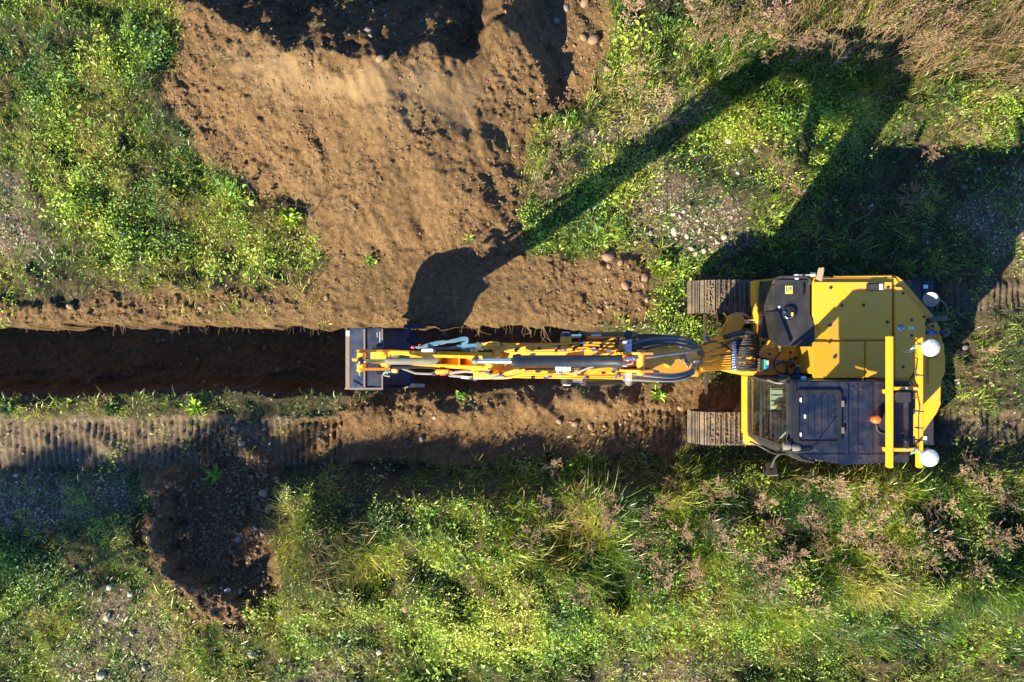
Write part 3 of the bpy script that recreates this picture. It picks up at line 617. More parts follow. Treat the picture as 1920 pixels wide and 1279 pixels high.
m = MB(); m.bar(P(703, 655, 1.0), P(757, 653, .85), .10, .18, .01); m.bar(P(703, 697, 1.0), P(745, 697, .9), .07, .18, .01); m.build('bucket_ear', M['bucket'], EX)
# bucket, profile in X-Z
by0, by1 = wy(729, .85), wy(617, .85)
shell = [(wx(717, 1.0), 1.00), (wx(683, .98), .98), (wx(657, .90), .90), (wx(650, .82), .78), (-2.16, .62), (-2.00, .42), (-1.82, .24), (-1.66, .10), (wx(768, 0.0), 0.0)]
def offs(pl, t):
    out = []
    for i, p in enumerate(pl):
        a = Vector(pl[max(i - 1, 0)]); b_ = Vector(pl[min(i + 1, len(pl) - 1)]); d = (b_ - a).normalized(); out.append((p[0] - d.y * t * -1 * -1, p[1] + d.x * t * -1 * -1))
    return out
inner = offs(shell, .016)
bk = MB()
for i in range(len(shell) - 1): bk.prism([shell[i], shell[i + 1], inner[i + 1], inner[i]], by0, by1, 'y')
bucket = bk.build('bucket', M['bucket'], EX)
for (ya, yb) in ((by0 - .014, by0), (by1, by1 + .014)):
    MB().prism(shell + [(wx(760, .2), .45), (wx(735, .8), .85)], ya, yb, 'y', .003).build('side_plate', M['bucket'], bucket)
m = MB(); m.box(-2.2, -1.70, by0, by0 + .02, 1.0, 1.01); 
for q in (wx(683.5, 1.0),): m.box(q - .012, q + .012, by0, by1, .975, 1.005, .004)
m.box(wx(717, 1.0) - .01, wx(717, 1.0) + .01, by0, by1, .98, 1.012, .003); m.build('weld_strip', M['dirtysteel'], bucket)
m = MB(); m.box(wx(649.5, .8) , wx(655, .84) + .01, by0, by1, .76, .86, .006); m.build('wear_edge', M['dirtysteel'], bucket)
pbox(MB(), 648.5, 655.5, 620, 630, .885, .86).build('white_plate', M['white'], bucket)
lipx = wx(768, 0.0)
MB().box(lipx - .10, lipx + .06, by0, by1, -.015, .015, .004).build('cutting_edge', M['bucket'], bucket)
for ty in (613, 637, 661, 687, 722):
    yy = wy(ty, -.05); m = MB(); m.hull([(lipx - .08, yy - .035, -.03), (lipx - .08, yy + .035, -.03), (lipx - .08, yy + .035, .04), (lipx - .08, yy - .035, .04)], [(wx(797, .03), yy - .026, .01), (wx(797, .03), yy + .026, .01), (wx(797, .03), yy + .026, .04), (wx(797, .03), yy - .026, .04)], .005)
    m.build('bucket_tooth', M['bucket'], bucket)
for (yy, sgn) in ((by0, -1), (by1, 1)):
    m = MB(); m.hull([(lipx - .30, yy, .10), (lipx - .02, yy, .02), (lipx + .02, yy, .26), (lipx - .22, yy, .38)], [(lipx - .28, yy + sgn * .028, .12), (lipx - .04, yy + sgn * .028, .04), (lipx, yy + sgn * .028, .2), (lipx - .22, yy + sgn * .028, .30)], .006); m.build('side_cutter', M['dirtysteel'], bucket)
def text(name, body, px, py, z, size, mat, parent, rot=0.0):
    cu = bpy.data.curves.new(name, 'FONT'); cu.body = body; cu.size = size; cu.extrude = .001; cu.align_x = 'CENTER'; cu.align_y = 'CENTER'
    o = bpy.data.objects.new(name, cu); C.objects.link(o); bpy.context.view_layer.update()
    dg = bpy.context.evaluated_depsgraph_get(); me = bpy.data.meshes.new_from_object(o.evaluated_get(dg)); bpy.data.objects.remove(o)
    o = bpy.data.objects.new(name, me); C.objects.link(o); me.materials.append(mat); o.parent = parent; o.location = P(px, py, z) - WLOC[parent.name]; o.rotation_euler = (0, 0, rot); return o
text('lettering', 'GORENRATH', 712, 633, 1.014, .026, M['sticker'], bucket, -math.pi / 2)
text('lettering', '3410 X', 707, 628, 1.013, .022, M['sticker'], bucket, -math.pi / 2)

# ---------------- hoses and pipes
def hose(pts, r, mat='hose', name='hydraulic_hose', n=7, sub=5, fit=None):
    o = MB().tube([P(*p) for p in pts], r, n, sub).build(name, M[mat], EX)
    if fit:
        for a, b_ in fit:
            p, q = P(*pts[a]), P(*pts[b_]); d = (q - p).normalized()
            m = MB(); m.cyl(p - d * .02, p + d * .05, r * 1.45, n=8, bev=.002); m.cyl(p + d * .05, p + d * .07, r * 1.9, n=6); m.build('hose_fitting', M['chrome'], EX)
    return o
R = random.Random(3)
# rigid yellow pipes along the upper boom
for k, (ya, yb) in enumerate(((648, 646), (651, 650), (655, 655), (659, 660))):
    hose([(905, 645 + k * 3, 3.50), (928, 642 + k * 4, 3.56), (965, ya + 2, 3.62), (1010, ya + 1, 3.66), (1060, ya - 2 + k, 3.64), (1100, yb - 4, 3.60), (1140, yb - 3 + 2 * k, 3.56), (1172, yb - 4 + 3 * k, 3.52)], .010, 'yellow', 'steel_pipe', sub=3)
hose([(1128, 645, 3.56), (1147, 635, 3.54), (1172, 635, 3.52)], .010, 'yellow', 'steel_pipe', sub=1)
for k, (ya, yb) in enumerate(((697, 694), (700, 699), (704, 705), (708, 709))):
    hose([(888, 698 + k * 3, 3.45), (925, 703 + k * 2, 3.5), (945, 700 + k * 1.5, 3.54), (975, ya - 4 + k, 3.6), (1030, ya, 3.62), (1075, yb, 3.62), (1105, yb + 2 - k, 3.58), (1168, yb + 1, 3.52)], .010, 'yellow', 'steel_pipe', sub=3)
hose([(984, 693, 3.62), (1040, 692, 3.64), (1060, 692, 3.64)], .012, 'blacksmooth', 'steel_pipe')
m = MB(); m.box(wx(1042, 3.72), wx(1071, 3.72), wy(696, 3.72), wy(686, 3.72), 3.60, 3.72, .006)
m.cyl(P(1054, 690, 3.72), P(1054, 690, 3.73), .008, n=8); m.cyl(P(1062, 690, 3.72), P(1062, 690, 3.73), .008, n=8); m.build('valve_block', M['sticker'], EX)
m = MB(); m.box(wx(1043, 3.66), wx(1070, 3.66), wy(701, 3.66), wy(695, 3.66), 3.58, 3.66, .004); m.build('valve_block', M['wornsteel'], EX)
for k in range(34):
    px = R.choice((R.uniform(1095, 1175), R.uniform(900, 1170))); up_ = R.random() < .5; py = R.uniform(643, 660) if up_ else R.uniform(692, 710)
    MB().cyl(P(px - R.uniform(2, 5), py, 3.67), P(px + R.uniform(2, 6), py + R.uniform(-1, 1), 3.67), R.uniform(.010, .015), n=8, bev=.002).build('pipe_fitting', M['chrome' if R.random() < .6 else 'black'], EX)
for (a_, b_) in (((1068, 651), (1085, 657)), ((1100, 654), (1118, 649)), ((985, 652), (1000, 658)), ((1108, 699), (1122, 692)), ((1136, 694), (1150, 701)), ((1060, 699), (1082, 703))):
    MB().tube([P(*a_, 3.66), P(*b_, 3.68)], .010, 6, 1).build('steel_pipe', M['yellow'], EX)
# clamps
for (px, py) in ((935, 645), (967, 657), (1049, 652), (1090, 648), (1076, 656), (1128, 650), (1157, 652), (938, 702), (975, 691), (1092, 701), (1158, 693), (1160, 636), (1090, 645), (1162, 704)):
    pbox(MB(), px - 2.5, px + 2.5, py - 4, py + 3, 3.68, 3.5, .003).build('pipe_clamp', M['black'], EX)
# upper hose bundle to the loop at the boom heel
for k in range(7):
    y = 641 + k * 3.0
    e = 642 + k * 2.2
    hose([(1172, y, 3.53), (1188, y + R.uniform(-1.5, 1.5), 3.56), (1225, 633 + k * 2.6 + R.uniform(-2, 2), 3.52 + .02 * k), (1262, 632 + k * 2.4, 3.44), (1292, 637 + k * 2.6, 3.30), (1309, 650 + k * 2.0, 3.10), (1317, 660 + k, 2.8), (1321, 664 + k, 2.4)], .0115 + .002 * (k % 3 == 0), ('hose', 'hosegrey', 'hose')[k % 3], fit=[(0, 1)])
hose([(1172, 640, 3.0), (1200, 629, 3.1), (1240, 630, 3.2), (1280, 634, 3.2), (1306, 648, 3.0), (1316, 662, 2.6)], .014)
# lower hose bundle
for k in range(7):
    y = 692 + k * 3.4
    hose([(1172, y, 3.5), (1190, y + R.uniform(-1, 1), 3.52), (1228, 700 + k * 2.4 + R.uniform(-1.5, 1.5), 3.5), (1262, 702 + k * 2.0, 3.42), (1288, 697 + k * 1.8, 3.30), (1306, 686 + k * 1.5, 3.12), (1313, 675 + k, 2.85), (1320, 670 + k, 2.4)], .0115 + .002 * (k % 2), ('hosegrey', 'hose', 'hose')[k % 3], fit=[(0, 1)])
hose([(1178, 673, 3.86), (1200, 672, 3.84), (1230, 668, 3.78), (1265, 663, 3.62), (1295, 659, 3.4), (1309, 655, 3.15), (1316, 660, 2.7)], .013, 'hosegrey', fit=[(0, 1)])
hose([(1062, 700, 3.62), (1085, 697, 3.70), (1115, 686, 3.76), (1145, 684, 3.78), (1172, 685, 3.8)], .012, 'hosegrey', fit=[(4, 3)])
hose([(1075, 690, 3.66), (1110, 690, 3.70), (1140, 687, 3.70), (1172, 690, 3.66), (1200, 689, 3.6), (1235, 698, 3.5)], .013, 'hose')
hose([(1170, 674, 3.86), (1186, 674, 3.86), (1186, 682, 3.84), (1174, 684, 3.8)], .012, 'chrome', 'pipe_elbow', sub=1)
# loops hanging inside the heel, metal-ended
for (px, a, b_) in ((1275, 651, 692), (1283, 651, 694), (1288, 668, 694)):
    hose([(px, a, 3.2), (px + 1, (a + b_) / 2, 3.28), (px + .5, b_, 3.18)], .012, 'hosegrey', fit=[(0, 1), (2, 1)])
hose([(1311, 700 - 24, 3.2), (1303, 677, 3.25), (1299, 683, 3.22), (1304, 687, 3.2), (1301, 690, 3.1)], .012, 'hosegrey')
# pipes down the lower boom, then the fan of hoses to the deck
for k in range(13):
    y = 641 + k * 4.3
    yy = 636 + k * 4.7
    hose([(1316, 650 + k * 3.6, 2.75), (1330, 648 + k * 3.9 + R.uniform(-2, 2), 2.2), (1348, y, 1.75), (1362, (y + yy) / 2, 1.5), (1372, yy, 1.36)], .011, 'yellow', 'steel_pipe', sub=2)
    MB().cyl(P(1371, yy, 1.36), P(1383, yy, 1.34), .019, n=8, bev=.003).build('hose_fitting', M['chrome'], EX)
    hose([(1382, yy, 1.34), (1394, yy + R.uniform(-2, 2), 1.42), (1408, yy + R.uniform(-3, 3), 1.40), (1419, 640 + k * 4.4, 1.26), (1424, 640 + k * 4.3, 1.02)], .0165, 'hose', sub=4)
    if k % 2 == 0:
        hose([(1380, yy + 2.2, 1.28), (1396, yy + 3 + R.uniform(-2, 2), 1.32), (1412, yy + 2, 1.24), (1421, yy + 2, 1.0)], .0165, 'hose', sub=4)
hose([(1320, 645, 2.5), (1340, 640, 1.9), (1358, 647, 1.6), (1372, 657, 1.44)], .014, 'hose'); hose([(1318, 662, 2.5), (1345, 654, 1.8), (1368, 642, 1.46), (1386, 634, 1.42)], .014, 'hose')
hose([(1318, 669, 2.5), (1345, 667, 1.8), (1372, 663, 1.46)], .012, 'hose')
hose([(1355, 631, 1.4), (1368, 628, 1.42), (1390, 622, 1.45), (1408, 622, 1.42), (1419, 632, 1.2), (1421, 645, 1.0)], .02, 'hose'); hose([(1357, 636, 1.4), (1380, 629, 1.42), (1403, 628, 1.42), (1418, 640, 1.2)], .02, 'hose')
m = MB(); m.prism(poly([(1335, 633), (1370, 624), (1372, 628), (1345, 640), (1335, 640)], 1.3), 1.2, 1.3, 'z', .008); m.build('swing_bracket', M['yellow'], EX)
m = MB(); m.bar(P(1330, 633, 1.5), P(1322, 633, 1.5), .03, .03, .004); m.build('connector', M['bluewire'], EX)
hose([(1380, 686, 1.3), (1400, 692, 1.38), (1414, 690, 1.3), (1419, 682, 1.15)], .019, 'hose')
# stick-side hoses (blue-grey, tied), red caps
for k in range(4):
    hose([(779 + k * 2, 651 + k * .8, 2.3), (800, 650 - k * 1.3, 2.5), (826, 645 - k * 1.6, 2.85), (850, 638 - k * .6 + (k > 1) * 4, 3.15), (868, 633 + k * 1.5, 3.35), (877, 634 + k * 1.2, 3.42), (875, 640 + k, 3.38), (866, 645 + k * 1.5, 3.3), (880, 646 + k * 2, 3.35), (903, 645 + k * 3, 3.5)], .0115, 'bluehose', fit=[(9, 8)])
for k in range(3):
    hose([(782, 653, 2.25), (810, 655 - k, 2.5), (845, 652 + k, 2.95), (862, 648 + k * 2, 3.2), (870, 655 + k, 3.25), (892, 655 + k * 1.4, 3.42)], .011, 'bluehose', fit=[(5, 4)])
for (px, py) in ((775, 651), (789, 647.5), (808, 645.5)):
    MB().cyl(P(px - 3, py, 2.34), P(px + 2, py + .4, 2.36), .020, .015, n=10, bev=.003).build('red_cap', M['red'], EX)
m = MB(); m.bar(P(792, 657, 2.6), P(813, 657, 2.75), .035, .03, .005); m.build('hose_clamp', M['sticker'], EX); pbox(MB(), 812, 818, 655, 666, 2.9, 2.8, .006).build('hose_clamp', M['black'], EX)
# pipes by the stick's other side
hose([(736, 690, 2.0), (760, 690, 2.3), (790, 689, 2.65), (812, 690, 2.85), (817, 694, 2.85), (818, 702, 2.8)], .014, 'blacksmooth', 'steel_pipe')
hose([(752, 690, 1.9), (768, 696, 2.0), (780, 700, 2.2), (800, 701, 2.5), (818, 701, 2.7)], .013, 'hosegrey', fit=[(4, 3)])
hose([(840, 701, 2.9), (850, 699, 3.0), (868, 697, 3.15), (882, 697, 3.3), (905, 700, 3.45)], .015, 'hosegrey', fit=[(0, 1), (4, 3)]); hose([(843, 704, 2.9), (865, 706, 3.1), (885, 709, 3.25), (900, 709, 3.4), (925, 708, 3.5), (945, 706, 3.55)], .016, 'hosegrey', fit=[(2, 3)])
hose([(866, 707, 3.15), (878, 708, 3.2), (895, 709, 3.3)], .017, 'white', 'hose_sleeve')
hose([(925, 709, 3.5), (955, 708, 3.58), (975, 702, 3.6)], .012, 'yellow', 'steel_pipe')
hose([(733, 697, 1.55), (722, 698, 1.5), (720, 703, 1.45), (731, 706, 1.45)], .012, 'hosegrey'); MB().cyl(P(724, 698, 1.52), P(728, 698, 1.54), .018, n=8).build('connector', M['green'], EX)
hose([(838, 672 + 29, 2.9), (826, 702, 2.85)], .014, 'red', 'red_sleeve')
m = MB(); m.prism(poly([(728, 668), (748, 665), (768, 668), (776, 661), (778, 660), (766, 671), (735, 671)], 2.15), 2.1, 2.14, 'z', .003); m.build('wear_plate', M['cylgrey'], EX)

# deck connectors and loom
m = MB(); pbox(m, 1423, 1442, 671, 697, 1.36, 1.12, .02); m.build('control_box', M['black'], EX)
for k in range(8): 
    m = MB(); pbox(m, 1422 + (k % 2), 1426, 672.5 + k * 3, 674.5 + k * 3, 1.375, 1.30, .003); m.build('box_fin', M['cylgrey'], EX)
pbox(MB(), 1433, 1436, 674, 692, 1.372, 1.355, .002).build('connector', M['green'], EX); pbox(MB(), 1437, 1441.5, 676, 684, 1.372, 1.355, .002).build('connector', M['white'], EX); pbox(MB(), 1437, 1441.5, 685, 693, 1.372, 1.355, .002).build('connector', M['bluewire'], EX)
hose([(1464, 654, 1.3), (1460, 664, 1.2), (1452, 676, 1.16), (1453, 690, 1.16), (1462, 699, 1.16), (1480, 700, 1.15)], .008, 'hose', 'cable'); hose([(1466, 677, 1.16), (1473, 681, 1.17), (1476, 690, 1.17), (1475, 702, 1.15)], .013, 'hose', 'cable')
hose([(1444, 675, 1.3), (1456, 676, 1.2), (1470, 678, 1.16), (1485, 678, 1.16)], .006, 'bluewire', 'cable'); hose([(1455, 685, 1.16), (1466, 679, 1.17)], .014, 'bluewire', 'cable', sub=1)
hose([(1486, 702, 1.15), (1497, 690, 1.17), (1508, 680, 1.18), (1523, 675, 1.17)], .012, 'hose', 'cable'); hose([(1490, 703, 1.15), (1506, 692, 1.16), (1516, 682, 1.16), (1524, 677, 1.17)], .009, 'hose', 'cable')
for (a, b_, mt) in (((1496, 688), (1502, 683), 'white'), ((1492, 687), (1495, 684), 'stickery'), ((1503, 677), (1515, 676.5), 'white'), ((1516, 675), (1522, 674), 'green'), ((1478, 678), (1486, 677.5), 'bluewire'), ((1481, 689), (1490, 683), 'black'), ((1493, 700), (1500, 694), 'bluewire'), ((1488, 672), (1494, 672), 'black'), ((1512, 685), (1516, 682), 'green')):
    MB().cyl(P(*a, 1.17), P(*b_, 1.18), .022, n=8, bev=.004).build('connector', M[mt], EX)

# ---------------- cab
ZR = 2.58
YL, YR = -.46, -1.375    # cab sides
cabp = [(3.13, -.50), (3.18, YL), (4.48, YL), (4.48, YR), (3.45, YR), (3.24, -1.33), (3.13, -1.20)]
m = MB(); m.prism([(3.36, YL - .01), (4.46, YL - .01), (4.46, YR + .01), (3.5, YR + .01), (3.36, -1.30)], .93, 1.0, 'z', .01); m.build('cab_floor', M['black'], EX)
MB().box(3.15, 3.355, -1.16, -.50, .94, .99, .005).build('foot_well', M['black'], EX)
m = MB(); m.prism([(3.40, -.62), (3.95, -.62), (3.95, -1.28), (3.50, -1.28), (3.40, -1.20)], 1.0, 1.015); 
for k in range(8): m.box(3.40 + 0, 3.95, -.66 - k * .075, -.64 - k * .075, 1.015, 1.03, .003)
m.build('floor_mat', M['mat'], EX)
m = MB(); m.box(3.075, 3.125, -1.235, -.46, .80, .97, .012); m.build('cab_front_sill', M['yellow'], EX)
m = MB(); pbox(m, 1390, 1421, 693, 701, 1.06, .93, .01); m.build('deck_lip', M['yellow'], EX)
# pillars
def pillar(poly2, z0, z1, name='cab_pillar'): return MB().prism(poly2, z0, z1, 'z', .01).build(name, M['black'], EX)
pillar([(3.12, -1.19), (3.12, -1.25), (3.26, -1.36), (3.42, -1.385), (3.42, -1.355), (3.28, -1.32), (3.15, -1.20)], .93, 2.50)
pillar([(3.12, -.50), (3.12, -.46), (3.26, -.455), (3.26, -.49)], .93, 2.50); pillar([(4.40, YR), (4.48, YR), (4.48, YR + .08), (4.40, YR + .08)], .93, 2.5); pillar([(4.40, YL - .08), (4.48, YL - .08), (4.48, YL), (4.40, YL)], .93, 2.5)
m = MB(); m.bar((3.13, -.47, 2.48), (3.13, -1.24, 2.48), .05, .05, .008); m.bar((3.125, -.50, 1.50), (3.125, -1.2, 1.50), .02, .03, .005); m.bar((3.125, -.50, .98), (3.125, -1.2, 1.0), .04, .05, .005); m.build('window_frame', M['black'], EX)
MB().box(3.128, 3.134, -1.20, -.49, 1.0, 2.46).build('windscreen', M['glass'], EX)
MB().box(3.46, 4.40, YR + .004, YR + .010, 1.35, 2.46).build('side_window', M['glass'], EX); MB().box(3.46, 4.42, YR - .004, YR + .02, .93, 1.35, .008).build('cab_door', M['black'], EX)
MB().box(3.26, 4.40, YL - .012, YL - .006, 1.5, 2.46).build('side_window', M['glass'], EX); MB().box(3.26, 4.42, YL - .02, YL + .004, .93, 1.5, .008).build('cab_wall', M['black'], EX)
MB().box(4.452, 4.458, YR + .08, YL - .08, 1.6, 2.46).build('rear_window', M['glass'], EX); MB().box(4.44, 4.476, YR + .08, YL - .08, .93, 1.6, .006).build('cab_wall', M['black'], EX)
# roof
rp = [(1486, 716), (1500, 713.5), (1705, 713.5), (1706, 866), (1640, 869), (1585, 872.5), (1520, 860), (1487, 849), (1482, 840)]
m = MB(); hx0, hx1, hy0, hy1 = wx(1497, ZR), wx(1572, ZR), wy(828, ZR), wy(737, ZR); R_ = poly(rp, ZR)
m.prism([R_[0], (hx0, R_[1][1]), (hx0, wy(852.5, ZR)), R_[7], R_[8]], 2.49, ZR, 'z')
m.prism([(hx0, R_[1][1]), (hx1, R_[1][1]), (hx1, hy1), (hx0, hy1)], 2.49, ZR, 'z')
m.prism([(hx0, hy0), (hx1, hy0), (hx1, wy(870, ZR)), R_[6], (hx0, wy(852.5, ZR))], 2.49, ZR, 'z')
m.prism([(hx1, R_[1][1]), R_[2], R_[3], R_[4], R_[5], (hx1, wy(870, ZR))], 2.49, ZR, 'z', .010); roof = m.build('cab_roof', M['roof'], EX)
m = MB(); pbox(m, 1486, 1494.5, 716, 850, ZR + .012, ZR - .02, .01); m.build('roof_front_strip', M['blacksmooth'], roof)
for px in (1589, 1607, 1635, 1660): pbox(MB(), px - 2, px + 2, 720, 852, ZR + .014, ZR - .01, .006).build('roof_rib', M['roof'], roof)
pbox(MB(), 1496, 1705, 851.5, 853.5, ZR + .010, ZR - .01, .004).build('roof_rib', M['roof'], roof); pbox(MB(), 1496, 1664, 715, 718, ZR + .012, ZR - .01, .005).build('roof_rib', M['roof'], roof)
def rrect(x0, x1, y0, y1, r, z):
    pts = []; 
    for cx_, cy_, a0 in ((x1 - r, y0 + r, -90), (x1 - r, y1 - r, 0), (x0 + r, y1 - r, 90), (x0 + r, y0 + r, 180)):
        for k in range(5): a = math.radians(a0 + k * 22.5); pts.append((wx(cx_ + r * math.cos(a), z), wy(cy_ + r * math.sin(a), z)))
    return pts
zh = ZR + .03
hatch = MB().prism(rrect(1496, 1573, 736, 829, 6, zh), zh - .022, zh - .014, 'z').build('roof_hatch', M['roof'], EX)
o_, i_ = rrect(1490.5, 1578, 731, 833.5, 9, zh), rrect(1498, 1571, 738, 827, 5, zh)
m = MB()
for i in range(len(o_)):
    j = (i + 1) % len(o_); m.prism([o_[i], o_[j], i_[j], i_[i]], ZR - .005, zh, 'z')
m.build('hatch_frame', M['blacksmooth'], hatch)
for k in range(5): pbox(MB(), 1511 + k * 12.5, 1515 + k * 12.5, 743, 815, zh - .006, zh - .0145, .002).build('hatch_rib', M['roof'], hatch)
for (px, py, w, h_) in ((1502, 750, 3, 8), (1510, 781, 3, 7), (1502, 815, 2.5, 7)): pbox(MB(), px - w / 2, px + w / 2, py - h_ / 2, py + h_ / 2, zh + .002, zh - .015, .002).build('hatch_catch', M['sticker'], hatch)
for py in (757, 807):
    m = MB(); m.box(wx(1578, zh), wx(1583, zh), wy(py + 6, zh), wy(py - 6, zh), ZR, zh + .01, .004); m.build('hatch_hinge', M['cylgrey'], EX)
for (px, py) in ((1599, 727), (1616, 729), (1614, 836), (1613, 862), (1599, 851)): MB().lathe(P(px, py, ZR), (0, 0, 1), [(.022, 0), (.02, .006), (.001, .008)], 14).build('roof_plug', M['roof'], roof)
# beacon, its cable, lights
bc = MB().lathe(P(1640, 786, ZR), (0, 0, 1), [(.055, 0), (.055, .03), (.05, .045), (.045, .05)], 24).build('beacon', M['chrome'], EX)
MB().lathe(P(1640, 786, ZR + .05), (0, 0, 1), [(.046, 0), (.047, .04), (.043, .062), (.030, .076), (.012, .080), (.001, .081)], 24).build('beacon_lens', M['orange'], bc)
hose([(1644, 797, ZR + .02), (1645, 806, ZR + .015), (1652, 812, ZR + .015), (1665, 813, ZR + .02), (1690, 812, ZR + .03), (1697, 818, ZR + .02), (1699, 830, ZR + .01)], .008, 'hose', 'cable')
for (px, py) in ((1478, 837), (1495, 840)):
    m = MB(); m.lathe(P(px, py, 2.60), (-1, 0, -.2), [(.028, -.03), (.042, 0), (.044, .05), (.040, .055)], 16); m.build('work_light', M['mirror'], EX)
m = MB(); m.tube([P(1482, 846, 2.6), P(1500, 848, 2.62), P(1512, 846, 2.62), P(1520, 845, 2.6)], .012, 6); m.build('light_bracket', M['black'], EX)
m = MB(); m.tube([P(1520, 845, 2.6), P(1530, 843, 2.85)], .006, 6); m.ball(P(1530, 843, 2.86), .012, 8, 6); m.build('antenna', M['black'], EX)
m = MB(); m.tube([P(1471, 850, 2.3), P(1460, 853, 2.3), P(1452, 862, 2.22), P(1446, 878, 2.15), P(1443, 882, 2.1)], .013, 8); m.tube([P(1478, 852, 2.4), P(1471, 850, 2.3), P(1465, 833, 2.3)], .01, 6); m.build('mirror_arm', M['black'], EX)
m = MB(); m.hull([P(1436, 870, 1.95), P(1455, 868, 1.95), P(1459, 893, 2.2), P(1438, 893, 2.2)], [P(1434, 868, 1.99), P(1454, 866, 1.99), P(1460, 890, 2.24), P(1437, 892, 2.24)], .01); m.build('side_mirror', M['mirror'], EX)
m = MB(); m.tube([P(1406, 828, 1.5), P(1424, 836, 1.5), P(1448, 849, 1.6), P(1462, 851, 1.9), P(1472, 849, 2.3)], .012, 6); m.build('grab_rail', M['black'], EX)
# wiper, and cables beside the cab
hose([(1411, 706, 1.6), (1430, 712, 1.9), (1452, 716, 2.1), (1475, 713, 2.4)], .014, 'hose', 'wiper_arm', sub=3)
hose([(1440, 712, 2.0), (1455, 718, 2.2), (1470, 718, 2.3), (1476, 714, 2.4)], .010, 'hosegrey', 'cable')
m = MB(); pbox(m, 1465, 1480, 704, 708, 1.4, 1.2, .005); pbox(m, 1501, 1512, 705, 711, 1.5, 1.2, .005); m.build('hose_clamp', M['bluewire'], EX)  # blue pieces painted in for glints in the gap
m = MB(); pbox(m, 1455, 1700, 703, 713, 1.20, .93, .01); m.build('gap_sheet', M['black'], EX)  # black sheet put in the hood-to-cab gap for its darkness
# inside: seat, consoles, levers, pedals
m = MB(); m.box(3.75, 4.28, -1.20, -.72, 1.20, 1.42, .05); m.hull([(4.20, -1.20, 1.4), (4.36, -1.20, 1.4), (4.36, -.72, 1.4), (4.20, -.72, 1.4)], [(4.30, -1.16, 2.05), (4.42, -1.16, 2.05), (4.42, -.76, 2.05), (4.30, -.76, 2.05)], .04); m.build('driver_seat', M['seatcloth'], EX)
m = MB(); m.box(3.62, 4.25, -.66, -.52, 1.0, 1.50, .03); m.box(3.72, 4.25, -1.34, -1.23, 1.0, 1.50, .03); m.build('console', M['seatcloth'], EX)
for yy in (-.60, -1.28):
    m = MB(); m.tube([(3.72, yy, 1.5), (3.70, yy, 1.62)], .014, 8); m.ball((3.70, yy, 1.66), (.028, .028, .05), 10, 8); m.build('joystick', M['black'], EX)
for (a, yy) in ((0, -.86), (1, -1.00)):
    m = MB(); m.box(3.44, 3.58, yy - .05, yy + .05, 1.04, 1.06, .006); m.tube([(3.50, yy, 1.05), (3.56, yy, 1.30)], .012, 6); m.build('pedal', M['black'], EX)
m = MB(); m.bar((3.42, -.64, 1.45), (3.42, -.52, 1.75), .03, .22, .015); m.build('monitor', M['black'], EX)
# yellow carrier frame with white positioning domes
zf = 2.74
m = MB(); pbox(m, 1666, 1676, 630, 878, zf, zf - .08, .008); pbox(m, 1722.5, 1732, 632, 878, zf, zf - .08, .008)
pbox(m, 1676, 1724, 725, 731.5, zf - .005, zf - .07, .006); pbox(m, 1676, 1724, 840, 846.5, zf - .005, zf - .07, .006)
fr = m.build('carrier_frame', M['yellow'], EX)
m = MB()
for px, py in ((1671, 735), (1671, 845)): p = P(px, py, zf); m.bar((p.x, p.y, ZR), (p.x, p.y, zf - .08), .05, .05, .005)
m.build('frame_post', M['yellow'], fr)
for (px, py) in ((1700, 728), (1718, 728), (1699, 843), (1714, 842)): MB().cyl(P(px, py, zf - .005), P(px, py, zf + .012), .014, n=6).build('bolt', M['wornsteel'], fr)
for py in (704, 772, 803, 826): pbox(MB(), 1721.5, 1733, py - .8, py + .8, zf + .004, zf - .084).build('cable_tie', M['black'], fr)
hose([(1720, 672, zf - .02), (1718, 690, zf - .02), (1716, 700, zf - .04), (1722, 712, zf - .04), (1720, 735, zf - .02), (1724, 760, zf), (1722, 790, zf - .01), (1723, 830, zf - .01), (1722, 845, zf - .01)], .008, 'hose', 'cable', sub=4)
hose([(1720, 690, zf - .1), (1712, 702, 2.3), (1706, 712, 2.0), (1712, 722, 1.9)], .008, 'hose', 'cable'); hose([(1716, 700, zf - .1), (1710, 708, 2.4), (1704, 714, 2.1)], .008, 'hose', 'cable')
hose([(1712, 738, 2.7), (1722, 735, 2.7), (1720, 744, 2.7), (1710, 747, 2.7)], .006, 'hose', 'cable')
for (px, py, hx, hy) in ((1743, 652, 1722, 647), (1741, 858, 1722, 843)):
    mast = MB().cyl(P(px - 5, py, 2.72), P(px, py, 2.93), .02, n=12).build('antenna_mount', M['wornsteel'], EX)
    m = MB(); m.lathe(P(px, py, 2.90), (0, 0, 1), [(.06, -.01), (.094, .0), (.097, .02), (.090, .045), (.06, .062), (.02, .068), (.001, .069)], 28)
    c0 = P(px, py, 2.90)
    for k in range(8): 
        a = k * math.pi / 4 + .3; m.bar((c0.x + .05 * math.cos(a), c0.y + .05 * math.sin(a), 2.964), (c0.x + .09 * math.cos(a), c0.y + .09 * math.sin(a), 2.944), .006, .008)
    m.build('positioning_dome', M['white'], mast)
    hose([(px - 8, py - 3, 2.85), (hx - 3, hy, 2.84), (hx - 14, hy + 8, 2.80)], .012, 'hosegrey', 'cable'); MB().cyl(P(hx - 7, hy + 4, 2.84), P(hx - 10, hy + 6, 2.83), .014, n=8).build('connector', M['green'], EX)
hose([(1719, 656, 2.8), (1708, 658, 2.78), (1696, 656, 2.76), (1694, 659, 2.76), (1706, 661, 2.78)], .007, 'hose', 'cable'); hose([(1716, 646, 2.8), (1707, 655, 2.7), (1710, 666, 2.7), (1719, 672, 2.75)], .007, 'hose', 'cable')
m = MB(); pbox(m, 1684, 1709.5, 734, 755, 2.78, 2.64, .012); pbox(m, 1679, 1684, 737, 752, 2.74, 2.68, .004); m.build('receiver_box', M['black'], EX)
